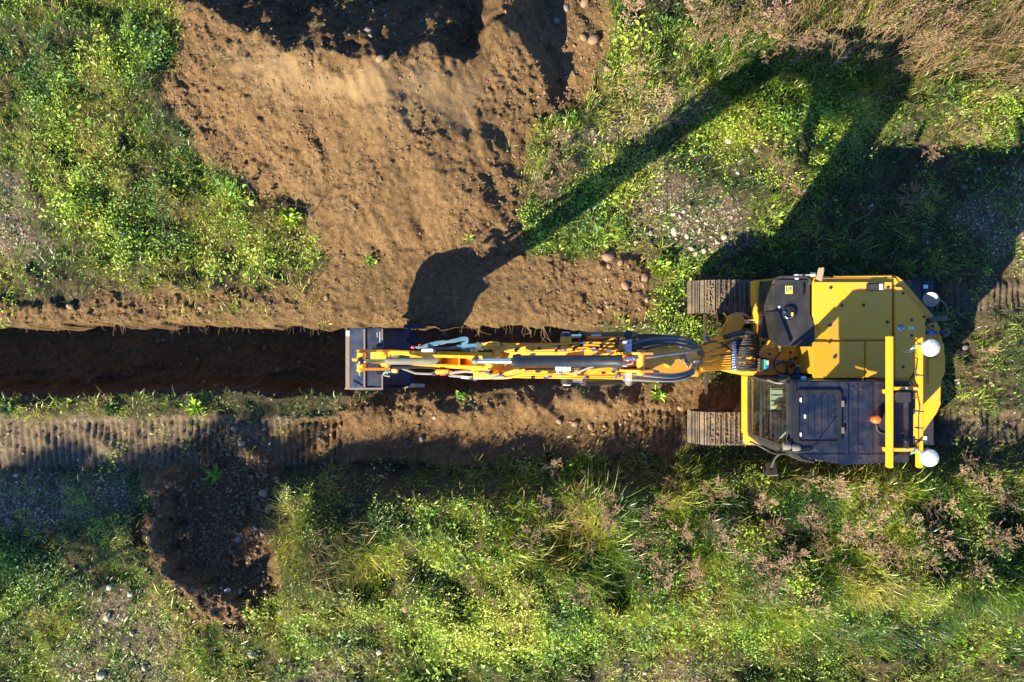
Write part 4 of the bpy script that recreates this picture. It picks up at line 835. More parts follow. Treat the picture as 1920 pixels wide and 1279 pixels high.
m = MB(); pbox(m, 1711, 1722, 748, 766, 1.9, 1.66, .01); m.build('hole_block', M['black'], EX)  # black block put in for the darkness of a hole
m = MB(); m.box(wx(1676, 2.2), wx(1698, 2.2), wy(850, 2.2), wy(720, 2.2), 1.66, 2.40, .02); m.build('rear_cab_box', M['black'], EX)
# rear mirror and camera
m = MB(); m.lathe(P(1746, 561, 1.75), (-.55, -.35, .75), [(.02, -.02), (.085, -.004), (.095, .006), (.090, .016), (.001, .02)], 24); m.build('round_mirror', M['mirror'], EX)
m = MB(); m.tube([P(1755, 560, 1.72), P(1768, 566, 1.70), P(1776, 580, 1.66), P(1775, 592, 1.60), P(1766, 595, 1.60)], .013, 8); pbox(m, 1744, 1753, 597, 605, 1.74, 1.62, .006); m.bar(P(1748, 600, 1.7), P(1776, 594, 1.6), .06, .02, .004); m.build('mirror_bracket', M['frame'], EX)
m = MB(); pbox(m, 1743, 1753, 620, 627, 1.76, 1.66, .005); m.bar(P(1752, 624, 1.73), P(1764, 624, 1.73), .03, .03, .004); m.build('camera_bracket', M['bluewire'], EX)
MB().ball(P(1771, 624, 1.74), .058, 18, 12).build('rear_camera', M['blacksmooth'], EX)
hose([(1736, 607, 1.74), (1742, 616, 1.74), (1750, 620, 1.76), (1758, 624, 1.78)], .006, 'hose', 'cable')

# ------------------------------------------------------------------ operator in the cab
def operator():
    J = {'pelvis': ((4.06, -.96, 1.50), .15), 'waist': ((4.10, -.96, 1.68), .135), 'chest': ((4.12, -.96, 1.88), .15), 'neck0': ((4.11, -.96, 2.02), .07), 'neck': ((4.09, -.96, 2.10), .055), 'head0': ((4.07, -.96, 2.20), .085), 'head': ((4.06, -.96, 2.29), .085), 'crown': ((4.07, -.96, 2.35), .05)}
    E = [('pelvis', 'waist'), ('waist', 'chest'), ('chest', 'neck0'), ('neck0', 'neck'), ('neck', 'head0'), ('head0', 'head'), ('head', 'crown')]
    for s, sg in (('l', -1), ('r', 1)):
        y = -.96
        J['hip' + s] = ((4.02, y + sg * .09, 1.50), .095); J['thigh' + s] = ((3.86, y + sg * .11, 1.51), .08); J['knee' + s] = ((3.66, y + sg * .12, 1.52), .062)
        J['shin' + s] = ((3.62, y + sg * .11, 1.32), .055); J['ankle' + s] = ((3.58, y + sg * .10, 1.10), .04); J['toe' + s] = ((3.48, y + sg * .10, 1.07), .035)
        E += [('pelvis', 'hip' + s), ('hip' + s, 'thigh' + s), ('thigh' + s, 'knee' + s), ('knee' + s, 'shin' + s), ('shin' + s, 'ankle' + s), ('ankle' + s, 'toe' + s)]
        J['sh' + s] = ((4.11, y + sg * .17, 1.96), .065); J['el' + s] = ((4.02, y + sg * .25, 1.70), .046); J['wr' + s] = ((3.80, y + sg * .31, 1.65), .03); J['palm' + s] = ((3.745, y + sg * .325, 1.655), .03)
        E += [('chest', 'sh' + s), ('sh' + s, 'el' + s), ('el' + s, 'wr' + s), ('wr' + s, 'palm' + s)]
        for f in range(4):
            zz = 1.685 - f * .017; ln = (.9, 1, .95, .8)[f]
            J['f%da%s' % (f, s)] = ((3.71, y + sg * .352, zz), .0095); J['f%db%s' % (f, s)] = ((3.71 - .028 * ln, y + sg * .345, zz), .009); J['f%dc%s' % (f, s)] = ((3.668, y + sg * .318 , zz), .008)
            E += [('palm' + s, 'f%da%s' % (f, s)), ('f%da%s' % (f, s), 'f%db%s' % (f, s)), ('f%db%s' % (f, s), 'f%dc%s' % (f, s))]
        J['t0' + s] = ((3.745, y + sg * .295, 1.675), .011); J['t1' + s] = ((3.715, y + sg * .285, 1.69), .010); E += [('palm' + s, 't0' + s), ('t0' + s, 't1' + s)]
    names = list(J); ix = {n: i for i, n in enumerate(names)}
    me = bpy.data.meshes.new('person'); me.from_pydata([J[n][0] for n in names], [(ix[a], ix[b]) for a, b in E], []); o = bpy.data.objects.new('person', me); C.objects.link(o)
    sk = o.modifiers.new('skin', 'SKIN'); sk.use_smooth_shade = True
    for i, n in enumerate(names): me.skin_vertices[0].data[i].radius = (J[n][1],) * 2; me.skin_vertices[0].data[i].use_root = (n == 'pelvis')
    ss = o.modifiers.new('sub', 'SUBSURF'); ss.levels = 2; ss.render_levels = 2
    bpy.context.view_layer.update(); dg = bpy.context.evaluated_depsgraph_get(); m2 = bpy.data.meshes.new_from_object(o.evaluated_get(dg)); o.modifiers.clear(); o.data = m2
    m2.materials.clear()
    for k in ('jacket', 'trousers', 'skin'): m2.materials.append(M[k])
    for p in m2.polygons:
        c = p.center; hand = c.x < 3.83 and c.z > 1.60 and abs(c.y + .96) > .2
        p.material_index = 2 if (c.z > 2.06 or hand) else (1 if c.z < 1.60 and c.x < 4.2 else 0); p.use_smooth = True
    WLOC[o.name] = Vector((0, 0, 0)); tag(o, 'operator seated in the black cab, blue trousers and tan boots behind the windscreen', 'person')
    for sg in (-1, 1):
        yy = -.96 + sg * .10; m = MB(); m.ball((3.50, yy, 1.075), (.115, .050, .045), 16, 10); m.ball((3.585, yy, 1.11), (.055, .05, .075), 14, 10); m.build('boot', M['boots'], o)
    m = MB(); m.ball((4.085, -.96, 2.33), (.100, .090, .075), 16, 10); m.build('hair', M['hair'], o)
    m = MB(); m.hull([(3.975, -.975, 2.22), (3.975, -.945, 2.22), (3.985, -.95, 2.27), (3.985, -.97, 2.27)], [(3.95, -.97, 2.225), (3.95, -.95, 2.225), (3.975, -.957, 2.265), (3.975, -.963, 2.265)], .004); m.build('nose', M['skin'], o)
    for sg in (-1, 1):
        m = MB(); m.ball((3.985, -.96 + sg * .034, 2.27), (.010, .013, .009), 10, 8); m.build('eye', M['eye'], o)
        m = MB(); m.ball((4.08, -.96 + sg * .088, 2.25), (.022, .010, .032), 10, 8); m.build('ear', M['skin'], o)
    m = MB(); m.ball((3.985, -.96, 2.185), (.008, .024, .006), 10, 6); m.build('mouth', M['red'], o)
operator()

# ------------------------------------------------------------------ VEGETATION
def leafmat(name, transl=.35, rough=.36):
    s = N(name); at = s.n('ShaderNodeAttribute', attribute_name='col').outputs['Color']
    d = s.n('ShaderNodeBsdfPrincipled'); s.l(at, d.inputs['Base Color']); d.inputs['Roughness'].default_value = rough; d.inputs['Specular IOR Level'].default_value = .6
    t = s.n('ShaderNodeBsdfTranslucent'); c2 = s.mix(1.0, at, (1.5, 1.45, .5), 'MULTIPLY'); s.l(c2, t.inputs[0])
    m = s.n('ShaderNodeMixShader'); m.inputs[0].default_value = transl; s.l(d.outputs[0], m.inputs[1]); s.l(t.outputs[0], m.inputs[2]); s.l(m.outputs[0], s.out.inputs[0]); return s.m
M['leaf'] = leafmat('grass_blade'); M['broad'] = leafmat('broad_leaf', .3, .5); M['dry'] = leafmat('dry_straw', .15, .75)

def raw_mesh(name, V, F4, F3, cols, mat, label=None, kind='stuff', cat=None):
    me = bpy.data.meshes.new(name); me.vertices.add(len(V)); me.vertices.foreach_set('co', V.astype(np.float32).ravel())
    n4, n3 = len(F4), len(F3); idx = np.concatenate([F4.ravel(), F3.ravel()]).astype(np.int32)
    me.loops.add(len(idx)); me.loops.foreach_set('vertex_index', idx); me.polygons.add(n4 + n3)
    me.polygons.foreach_set('loop_start', np.concatenate([np.arange(n4) * 4, n4 * 4 + np.arange(n3) * 3]).astype(np.int32)); me.update()
    at = me.attributes.new('col', 'FLOAT_COLOR', 'POINT'); c4 = np.ones((len(V), 4), np.float32); c4[:, :3] = cols; at.data.foreach_set('color', c4.ravel())
    me.polygons.foreach_set('use_smooth', np.full(n4 + n3, n4 > 0)); me.materials.append(mat); o = bpy.data.objects.new(name, me); C.objects.link(o); tag(o, label, cat, None, kind); return o

def palette(n, pal, x, y, seed, var=.25):
    pal = np.array(pal); t = np.clip(.46 + 1.25 * fbm(x, y, 1.2, 3, seed) + .20 * interp(lush, x, y) + rng.normal(0, .22, n), 0, .999) * (len(pal) - 1)
    i = t.astype(int); f = (t - i)[:, None]; c = (pal[i] * (1 - f) + pal[np.minimum(i + 1, len(pal) - 1)] * f) * np.array([1.08, 1.12, .85])
    return c * np.exp(rng.normal(0, var, n))[:, None]

def scatter(n, dens, seed, bounds=(-9.2, 9.2, -6.6, 6.6)):
    """n random points kept in proportion to a painted density"""
    r = np.random.default_rng(seed); xs = np.empty(0); ys = np.empty(0)
    for _ in range(60):
        x = r.uniform(bounds[0], bounds[1], n); y = r.uniform(bounds[2], bounds[3], n); k = r.random(n) < interp(dens, x, y)
        xs = np.append(xs, x[k]); ys = np.append(ys, y[k])
        if len(xs) >= n: break
    return xs[:n], ys[:n]

def grass_object(name, n_tuft, per, dens, L, spread, width, pal, seed, lean=(.25, .8), mat='leaf', comb=None, label=None, lmap=None, tipdroop=.25):
    tx, ty = scatter(n_tuft, dens, seed); nt = len(tx); r = np.random.default_rng(seed + 1)
    ts = np.exp(r.normal(0, .28, nt)); 
    if lmap is not None: ts = ts * (.45 + .75 * interp(lmap, tx, ty))
    k = np.repeat(np.arange(nt), per); n = len(k)
    a = r.uniform(0, 2 * np.pi, n); rr = spread * np.sqrt(r.random(n)); bx = tx[k] + rr * np.cos(a) * ts[k]; by = ty[k] + rr * np.sin(a) * ts[k]
    tr = interp(m_tr, bx, by) < .25; bx, by, a, k = bx[tr], by[tr], a[tr], k[tr]; n = len(k)
    bz = interp(H, bx, by) - .006; az = a + r.normal(0, .7, n)
    ln = r.uniform(L[0], L[1], n) * ts[k]; le = r.uniform(lean[0], lean[1], n)
    dx, dy = np.cos(az) * le, np.sin(az) * le
    if comb is not None: dx = dx + comb[0] * r.uniform(.5, 1.3, n) + .55 * fbm(bx, by, .9, 2, 61); dy = dy + comb[1] * r.uniform(.5, 1.3, n) + .55 * fbm(bx, by, .9, 2, 63)
    dz = np.sqrt(np.clip(1 - np.minimum(dx * dx + dy * dy, .9), .1, 1))
    w = width * r.uniform(.6, 1.4, n) * np.clip(ts[k], .6, 1.5); hx, hy = -np.sin(az + r.normal(0, .6, n)) * w, np.cos(az + r.normal(0, .6, n)) * w
    B = np.stack([bx, by, bz], -1); D = np.stack([dx, dy, dz], -1); Hh = np.stack([hx, hy, 0 * hx], -1)
    mid = B + D * (ln * .55)[:, None]; tip = B + D * ln[:, None] * np.stack([1.25 + 0 * dx, 1.25 + 0 * dx, 1 - tipdroop * (.5 + le)], -1)
    V = np.stack([B - Hh * .6, B + Hh * .6, mid - Hh, mid + Hh, tip], 1).reshape(-1, 3)
    o = np.arange(n)[:, None] * 5; F4 = o + np.array([[0, 1, 3, 2]]); F3 = o + np.array([[2, 3, 4]])
    c = palette(n, pal, bx, by, seed + 5); c = np.repeat(c, 5, 0)
    return raw_mesh(name, V, F4, F3, c, M[mat], label)

def leaf_object(name, n_pl, per, dens, size, spread, hgt, pal, seed, label=None):
    tx, ty = scatter(n_pl, dens, seed); nt = len(tx); r = np.random.default_rng(seed + 1); ts = np.exp(r.normal(0, .30, nt))
    k = np.repeat(np.arange(nt), per); n = len(k); a = r.uniform(0, 2 * np.pi, n); rr = spread * r.random(n) ** .6 * ts[k]
    bx = tx[k] + rr * np.cos(a); by = ty[k] + rr * np.sin(a); tr = interp(m_tr, bx, by) < .25; bx, by, a, k, rr = bx[tr], by[tr], a[tr], k[tr], rr[tr]; n = len(k)
    bz = interp(H, bx, by) + r.uniform(hgt[0], hgt[1], n) * ts[k]; s_ = r.uniform(size[0], size[1], n) * ts[k]
    az = a + r.normal(0, .8, n); up = r.normal(.15, .45, n); roll = r.normal(0, .5, n)
    d = np.stack([np.cos(az) * np.cos(up), np.sin(az) * np.cos(up), np.sin(up)], -1); sdv = np.stack([-np.sin(az), np.cos(az), roll], -1); sdv /= np.linalg.norm(sdv, axis=1)[:, None]
    B = np.stack([bx, by, bz], -1); nz = np.cross(d, sdv); S = s_[:, None]; fold = nz * S * .10
    V = np.stack([B, B + d * S * .35 + sdv * S * .25 + fold, B + d * S * .75 + sdv * S * .19 + fold, B + d * S * 1.02, B + d * S * .72 - sdv * S * .19 + fold, B + d * S * .35 - sdv * S * .25 + fold], 1).reshape(-1, 3)
    o = np.arange(n)[:, None] * 6; F4 = np.concatenate([o + np.array([[0, 1, 2, 3]]), o + np.array([[0, 3, 4, 5]])]); F3 = np.zeros((0, 3), int)
    c = np.repeat(palette(n, pal, bx, by, seed + 5, .2), 6, 0); return raw_mesh(name, V, F4, F3, c, M['broad'], label)

# where machinery stands or ground is bare
machine = sdf([(1290, 515), (1800, 515), (1800, 850), (1290, 850)], gx, gy); crawl = np.minimum(sdf([(1290, 524), (1760, 524), (1760, 592), (1290, 592)], gx, gy), sdf([(1290, 768), (1760, 768), (1760, 840), (1290, 840)], gx, gy))
ok = sm(-2, 8, crawl) * sm(0, 6, s_tr)
patch = sm(-.35, .15, fbm(XX, YY, 1.5, 4, 101)); patch2 = sm(-.15, .25, fbm(XX, YY, 2.6, 4, 105))
bare = np.clip(m_soil + .82 * m_grav + .80 * m_path, 0, 1)
strip_n = sm(500, 560, gy) * sm(612, 560, gy) * sm(620, 560, gx)
lush = np.maximum.reduce([sm(30, -30, sdf(p, ex_, ey_)) for p in (
    [(60, 120), (330, 60), (310, 200), (350, 300), (500, 360), (570, 410), (585, 500), (440, 510), (260, 480), (130, 400), (40, 300)],
    [(1290, 270), (1380, 205), (1560, 170), (1625, 230), (1580, 330), (1480, 345), (1400, 290)], [(1700, 190), (1880, 165), (1890, 270), (1710, 290)],
    [(1005, 470), (990, 400), (1120, 320), (1260, 300), (1180, 380), (1180, 470)], [(1140, 30), (1300, 20), (1310, 110), (1180, 170)], [(1225, 500), (1320, 470), (1320, 620), (1225, 620)],
    [(640, 1120), (900, 1100), (1240, 1140), (1240, 1230), (760, 1230), (640, 1200)], [(1250, 1100), (1560, 1120), (1560, 1250), (1250, 1240)], [(0, 1000), (120, 1030), (120, 1140), (-60, 1140)], [(430, 1080), (560, 1100), (600, 1220), (470, 1200)])])
tall = sm(40, -50, sdf([(515, 985), (560, 945), (700, 925), (900, 880), (1300, 862), (2100, 870), (2100, 1220), (1500, 1190), (1180, 1120), (900, 1060), (560, 1075)], ex_, ey_))
tallf = sm(25, -20, sdf([(520, 1055), (530, 985), (640, 930), (700, 960), (680, 1080)], ex_, ey_))
tallu = sm(30, -30, sdf([(1290, 90), (1420, 70), (1650, 110), (1660, 210), (1500, 190), (1300, 250)], ex_, ey_))
dryt = sm(40, -40, sdf([(1420, -100), (2100, -100), (2100, 150), (1840, 165), (1680, 130), (1500, 110), (1400, 60)], ex_, ey_))
dark_r = sm(40, -30, sdf([(1650, 300), (2000, 280), (2000, 900), (1760, 900), (1770, 500), (1500, 500), (1560, 380)], ex_, ey_))
base = np.clip((1 - bare) * ok, 0, 1)
speck = sm(.05, .45, fbm(XX, YY, 3.5, 3, 111))
verge = sm(735, 750, gy) * sm(900, 860, gy) * sm(690, 640, gx)
clump = sm(-.12, .30, fbm(XX, YY, 2.1, 3, 181))
bench = sm(525, 545, gy) * sm(606, 585, gy) * sm(640, 560, gx)
d_short = np.clip(.50 * bench * sm(-.1, .35, fbm(XX, YY, 2.2, 3, 211)) + .30 * verge * speck * ok * m_path + base * (.25 + .75 * patch) * (1 - .35 * dark_r) * (1 - .45 * strip_n) * (1 - .55 * verge) + .10 * m_path * speck * ok * (1 - m_soil) + .55 * m_grav * sm(-.15, .3, fbm(XX, YY, 3.5, 3, 111)) * ok + .012 * m_soil * speck * ok * (1 - m_smooth), 0, 1) * (1 - .80 * m_print) * (1 - .35 * lanes)
clump = sm(-.12, .30, fbm(XX, YY, 2.1, 3, 181))
d_long = np.clip(base * (.10 + .55 * (1 - patch) * lush + .30 * patch2 + .7 * tallu + .9 * tall * (.12 + .88 * clump)) * (1 - .6 * dark_r) * (1 - m_print), 0, 1)
d_broad = np.clip(.22 * m_grav * patch2 * (gy > 1050) + base * (.04 + .75 * lush * (.15 + .85 * patch) + .15 * patch2) * (1 - .5 * tall * clump) * (1 - .5 * dark_r) * (1 - .8 * verge) + .35 * tall * (1 - clump) * base + .10 * m_path * speck * ok, 0, 1) * (1 - .80 * m_print) * (1 - .35 * lanes)
d_dry = np.clip(base * (.05 + .20 * dryt + .22 * tall * patch2 + .5 * tallf), 0, 1) * (1 - m_print) * sm(5, 25, machine) + .22 * verge * ok * patch2
G1 = [(.036, .085, .022), (.070, .150, .012), (.145, .240, .012), (.230, .290, .022), (.36, .33, .09)]
G2 = [(.026, .070, .024), (.060, .135, .014), (.150, .225, .014), (.26, .28, .025), (.38, .33, .12)]
G3 = [(.038, .095, .022), (.080, .180, .012), (.145, .265, .012), (.21, .31, .022), (.28, .34, .04)]
GD = [(.10, .068, .036), (.19, .135, .07), (.16, .10, .058), (.34, .26, .13)]
grass_object('grass', 26000, 12, d_short, (.045, .12), .085, .0028, G1, 201, (.3, .9), label='short green grass covering the verges on both sides of the trench')
grass_object('long_grass', 12500, 19, d_long, (.06, .18), .075, .0025, G2, 211, (.15, .75), comb=(.04, -.06), lmap=np.clip(.35 + tallu * .9 + tall * (.3 + 1.3 * clump) + tallf, 0, 1.7), label='long arching grass on the bank below the machine')
grass_object('straw', 4300, 11, d_dry, (.08, .30), .08, .0019, GD, 221, (.1, .7), mat='dry', comb=(.06, -.05), lmap=np.clip(.2 + dryt + .7 * tallf + .4 * tall, 0, 1.3), label='bleached dry straw mixed through the green grass')
leaf_object('leafy_weeds', 5200, 24, d_broad, (.017, .038), .115, (.01, .12), G3, 231, label='low broad leaved weeds forming bright green mats')

# countable weeds --------------------------------------------------------
def weed_mesh(seed, hgt, nb, spread, droop=0):
    r = random.Random(seed); stem = MB(); tw = MB(); top = Vector((r.uniform(-.06, .06), r.uniform(-.06, .06), hgt))
    stem.tube([(0, 0, -.03), tuple(top * .5 + Vector((r.uniform(-.02, .02), r.uniform(-.02, .02), 0))), tuple(top)], .006, 4, 2, .5)
    for b in range(nb):
        t = r.uniform(.35, 1.0); p = top * t; a = r.uniform(0, 6.283); l = spread * r.uniform(.5, 1.1) * (1.2 - .5 * t); e = r.uniform(.2, .9)
        d = Vector((math.cos(a) * math.cos(e), math.sin(a) * math.cos(e), math.sin(e))); q = p + d * l * .5; q2 = p + d * l + Vector((0, 0, -.02 - droop * l))
        stem.tube([tuple(p), tuple(q), tuple(q2)], .0035, 3, 1, .6)
        for k in range(r.randint(5, 8)):
            u = r.uniform(.3, 1.05); pp = p.lerp(q2, u); a2 = a + r.uniform(-1.3, 1.3); d2 = Vector((math.cos(a2), math.sin(a2), r.uniform(.1, .9))).normalized() * r.uniform(.025, .06)
            tw.tube([tuple(pp), tuple(pp + d2)], .0032, 3, 1, .8); c = pp + d2
            for z in range(2):
                cc = c + Vector((r.uniform(-.012, .012), r.uniform(-.012, .012), r.uniform(-.008, .01))); s_ = r.uniform(.005, .010)
                tw.hull([cc + Vector((-s_, 0, 0)), cc + Vector((0, -s_, 0)), cc + Vector((s_, 0, 0))], [cc + Vector((-s_ * .4, s_ * .5, s_)), cc + Vector((s_ * .1, -s_ * .4, s_)), cc + Vector((s_ * .5, s_ * .4, s_))])
    return stem, tw
def stalk_mesh(seed, hgt):
    r = random.Random(seed); stem = MB(); tw = MB()
    for q in range(3):
        dx, dy = r.uniform(-.10, .16), r.uniform(-.05, .16); tp = Vector((dx, dy, hgt * r.uniform(.75, 1))); b0 = Vector((r.uniform(-.03, .03), r.uniform(-.03, .03), -.03))
        stem.tube([tuple(b0), tuple(b0.lerp(tp, .5) + Vector((r.uniform(-.02, .02), r.uniform(-.02, .02), 0))), tuple(tp)], .0055, 4, 2, .5)
        for k in range(9):
            t = r.uniform(.5, 1); p = b0.lerp(tp, t); a = r.uniform(0, 6.28); d = Vector((math.cos(a) * .45, math.sin(a) * .45, .9)).normalized() * r.uniform(.06, .18)
            stem.tube([tuple(p), tuple(p + d)], .003, 3, 1, .6)
            for z in range(3):
                c = p + d * r.uniform(.5, 1.05) + Vector((r.uniform(-.012, .012), r.uniform(-.012, .012), 0)); s_ = r.uniform(.004, .008)
                tw.hull([c + Vector((-s_, 0, 0)), c + Vector((0, -s_, 0)), c + Vector((s_, 0, 0))], [c + Vector((-s_ * .4, s_ * .5, s_)), c + Vector((s_ * .1, -s_ * .4, s_)), c + Vector((s_ * .5, s_ * .4, s_))])
    return stem, tw
def drymat(name, c): 
    s = N(name); geo = s.n('ShaderNodeNewGeometry'); n = s.noise(9, 4, .6, geo.outputs['Position']); rr = s.ramp(n.outputs[0], [(.3, tuple(q * .65 for q in c)), (.7, tuple(min(1, q * 1.25) for q in c))])
    b = s.n('ShaderNodeBsdfPrincipled'); s.l(rr.outputs[0], b.inputs['Base Color']); b.inputs['Roughness'].default_value = .85; b.inputs['Specular IOR Level'].default_value = .2; s.l(b.outputs[0], s.out.inputs[0]); return s.m
M['twig'] = drymat('dead_stem', (.16, .105, .058)); M['seed'] = drymat('dead_seed_heads', (.265, .18, .115)); M['darktwig'] = drymat('dark_bare_twig', (.10, .07, .05))
PROTO = []
for sd, h_, nb, sp in ((1, .50, 13, .24), (2, .62, 16, .22), (3, .42, 15, .30), (4, .55, 11, .20), (5, .36, 17, .26)):
    s1_, s2_ = weed_mesh(sd, h_, nb, sp); a = s1_.build('dead_weed', M['twig'], None, origin=(0, 0, 0)); b_ = s2_.build('seed_head', M['seed'], None, origin=(0, 0, 0)); PROTO.append((a.data, b_.data, h_)); bpy.data.objects.remove(a); bpy.data.objects.remove(b_)
STALK = []
for sd, h_ in ((21, 1.25), (22, 1.0), (23, 1.45)):
    s1_, s2_ = stalk_mesh(sd, h_); a = s1_.build('dead_weed', M['twig'], None, origin=(0, 0, 0)); b_ = s2_.build('seed_head', M['seed'], None, origin=(0, 0, 0)); STALK.append((a.data, b_.data, h_)); bpy.data.objects.remove(a); bpy.data.objects.remove(b_)
PROTO += STALK
def weed(px, py, label, group=None, var=None, sc=1.0, lean=None, name='dead_weed', cat='dead weed', bare=False):
    v = (var if var is not None else R.randrange(5)); ml, mh, h_ = PROTO[v]; zt = h_ * sc
    x, y = wx(px, zt * .8), wy(py, zt * .8); o = bpy.data.objects.new(name, ml); C.objects.link(o); o.location = (x, y, gz(x, y)); o.scale = (sc,) * 3
    lx, ly = lean or (R.uniform(-.25, .25), R.uniform(-.25, .25)); o.rotation_euler = (ly, lx, R.uniform(0, 6.28)); tag(o, label, cat, group)
    if not bare: c = bpy.data.objects.new('seed_head', mh); C.objects.link(c); c.parent = o; c['kind'] = 'stuff'
    return o
bank = [(1038, 882), (1105, 888), (1152, 900), (1070, 915), (1060, 948), (1130, 945), (1150, 925), (1255, 900), (1242, 935), (1205, 945), (1133, 968), (1325, 912), (1322, 965), (1338, 995), (1365, 1010), (1395, 1050), (1430, 1075), (1405, 1090), (1440, 1060), (1530, 905), (1560, 915), (1505, 950), (1520, 975), (1605, 915), (1610, 945), (1570, 995), (1590, 985), (1630, 1000), (1610, 1030), (1655, 1020), (1680, 1010), (1700, 1035), (1550, 1050), (1720, 940), (1770, 945), (1820, 870), (1870, 915), (1885, 940), (1850, 985), (1840, 1010), (1760, 1025), (1215, 1050), (1225, 1065), (1085, 1105), (1170, 1005), (1090, 1000), (985, 1010), (1290, 1045), (1480, 895), (1540, 1010), (1365, 955), (1415, 935), (1450, 990), (1655, 930), (1740, 990), (1790, 900), (1800, 1050), (1895, 1000), (1480, 1035), (1510, 1110), (1270, 985), (1010, 930), (1690, 965), (1310, 1085)]
G_B = 'dead weeds standing in the long grass bank'
LB = 'brown dead weed with pale seed heads in the long grass bank below the machine'
ORD = 'first second third fourth fifth sixth seventh eighth ninth tenth eleventh twelfth thirteenth fourteenth fifteenth'.split()
zones = [(0, 1110, 'below the boom'), (1110, 1230, 'below the hose loop'), (1230, 1420, 'below the front of the crawler'), (1420, 1580, 'below the cab'), (1580, 1710, 'below the rear of the cab'), (1710, 2000, 'towards the right edge')]
for z0, z1, zn in zones:
    for i, (px, py) in enumerate(sorted(q for q in bank if z0 <= q[0] < z1)):
        weed(px, py, 'dead weed in the grass bank %s, %s from the left' % (zn, ORD[i]), G_B, sc=R.uniform(.75, 1.05))
for (px, py, lab, v, sc) in (
    (1205, 150, 'bushy dead weed right of the rocky corner of the big soil heap', 2, 1.35), (1180, 20, 'pale branching dead weed at the top edge beside the heap', 1, 1.1),
    (1240, 165, 'dead weed just right of the bushiest one beyond the heap', 1, 1.0), (1035, 290, 'pale dead weed at the heap toe where the boom shadow begins', 4, 1.2),
    (1060, 265, 'dead weed at the heap toe, uphill of its pale neighbour', 3, 1.0), (1018, 335, 'low tangled dead weed on the right edge of the soil heap', 2, 1.0),
    (1450, 300, 'dark dead weed on the bare patch inside the sunny clearing', 2, 1.1), (1480, 340, 'brown dead weed below the sunny leafy mound', 4, 1.1),
    (1265, 225, 'dead weed just above the shadow band of the boom', 4, .8), (1760, 265, 'pale dead weed on the small sunny green mound at right', 0, .9),
    (1830, 255, 'dead weed on the right foot of the small sunny mound', 3, .9), (1720, 370, 'dead weed in the shade between mound and machine', 2, 1.0),
    (1850, 660, 'low dead weed in the sun patch behind the machine', 4, .7)): weed(px, py, lab, None, v, sc)
for (px, py, lab, sc) in ((392, 300, 'dark bare weed at the left foot of the soil heap, casting a spidery shadow', 1.1), (455, 330, 'dark bare weed on the left slope of the heap among soil', .9),
    (572, 400, 'dark bare weed at the lower left toe of the soil heap', 1.0), (318, 270, 'dark bare weed in the bright grass left of the heap', .8), (880, 455, 'drooping dead tuft at the dark bucket shadow on the bare bench', .7)):
    o = weed(px, py, lab, None, 2, sc, bare=True); o.data = o.data.copy(); o.data.materials.clear(); o.data.materials.append(M['darktwig'])
for k in range(62):      # the thicket in the top right corner
    px = R.uniform(1500, 1960); py = R.uniform(-30, 40 + (px - 1490) * .24); x0 = wx(px, 1.0); weed(px, py, 'tall dead stalk in the brown thicket at the top right corner', 'tall dead stalks in the top right thicket', R.choice((5, 6, 7)), R.uniform(.75, 1.1), lean=(R.uniform(.05, .3), R.uniform(-.3, -.05)))
for k in range(16): weed(R.uniform(1330, 1560), R.uniform(-20, 95), 'dead stalk in the brown growth between the top edge fringe and the thicket', 'dead stalks left of the thicket', R.choice((5, 6, 7)), R.uniform(.6, .9), lean=(R.uniform(.0, .25), R.uniform(-.3, -.05)))
for i, (px, py) in enumerate([(1298, 22), (1315, 48), (1338, 12), (1362, 40), (1385, 8), (1402, 52), (1428, 26), (1455, 60), (1470, 18), (1510, 95), (1545, 75), (1575, 110)]):
    weed(px, py, 'dead weed in the brown fringe along the top edge, number %s from the heap side' % ('one two three four five six seven eight nine ten eleven twelve'.split()[i]), 'dead weeds along the top edge', None, R.uniform(.8, 1.2))
# broad-leaved plants at the trench lip
def plant(px, py, label, n, size, seed, hgt=.12):
    r = np.random.default_rng(seed); x0, y0 = wx(px, .05), wy(py, .05); z0 = gz(x0, y0); a = r.uniform(0, 6.28, n); up = r.uniform(.1, 1.0, n); s_ = r.uniform(.6, 1.1, n) * size
    B = np.stack([x0 + r.normal(0, .03, n), y0 + r.normal(0, .03, n), z0 + r.uniform(0, hgt, n)], -1); d = np.stack([np.cos(a) * np.cos(up), np.sin(a) * np.cos(up), np.sin(up)], -1); sv = np.stack([-np.sin(a), np.cos(a), r.normal(0, .3, n)], -1); S = s_[:, None]
    V = np.stack([B, B + d * S * .4 + sv * S * .16, B + d * S * .8 + sv * S * .12, B + d * S, B + d * S * .8 - sv * S * .12, B + d * S * .4 - sv * S * .16], 1).reshape(-1, 3)
    V[3::6, 2] -= s_ * .25; o = np.arange(n)[:, None] * 6; F4 = np.concatenate([o + np.array([[0, 1, 2, 3]]), o + np.array([[0, 3, 4, 5]])]); c = np.repeat(palette(n, G3, B[:, 0], B[:, 1], seed, .25), 6, 0)
    ob = raw_mesh('leafy_plant', V, F4, np.zeros((0, 3), int), c, M['broad'], label, None, 'plant'); return ob
plant(28, 762, 'dark leafy plant on the lower trench lip, leftmost of three', 46, .13, 301); plant(210, 764, 'dark leafy plant on the lower trench lip, middle one of three', 50, .13, 302); plant(372, 762, 'dark leafy plant on the lower trench lip, nearest the bucket', 46, .13, 303)
plant(695, 492, 'small green grass tuft on the bare bench left of the bucket shadow', 26, .11, 304); plant(880, 452, 'small green tuft inside the dark bucket shadow', 18, .09, 305)
plant(862, 743, 'little leafy plant on the soil edge below the stick', 26, .09, 306); plant(880, 885, 'bright green seedling in the shade below the tracks of soil', 20, .08, 307); plant(405, 888, 'yellow green tuft lying on the dark small soil heap', 30, .13, 308)
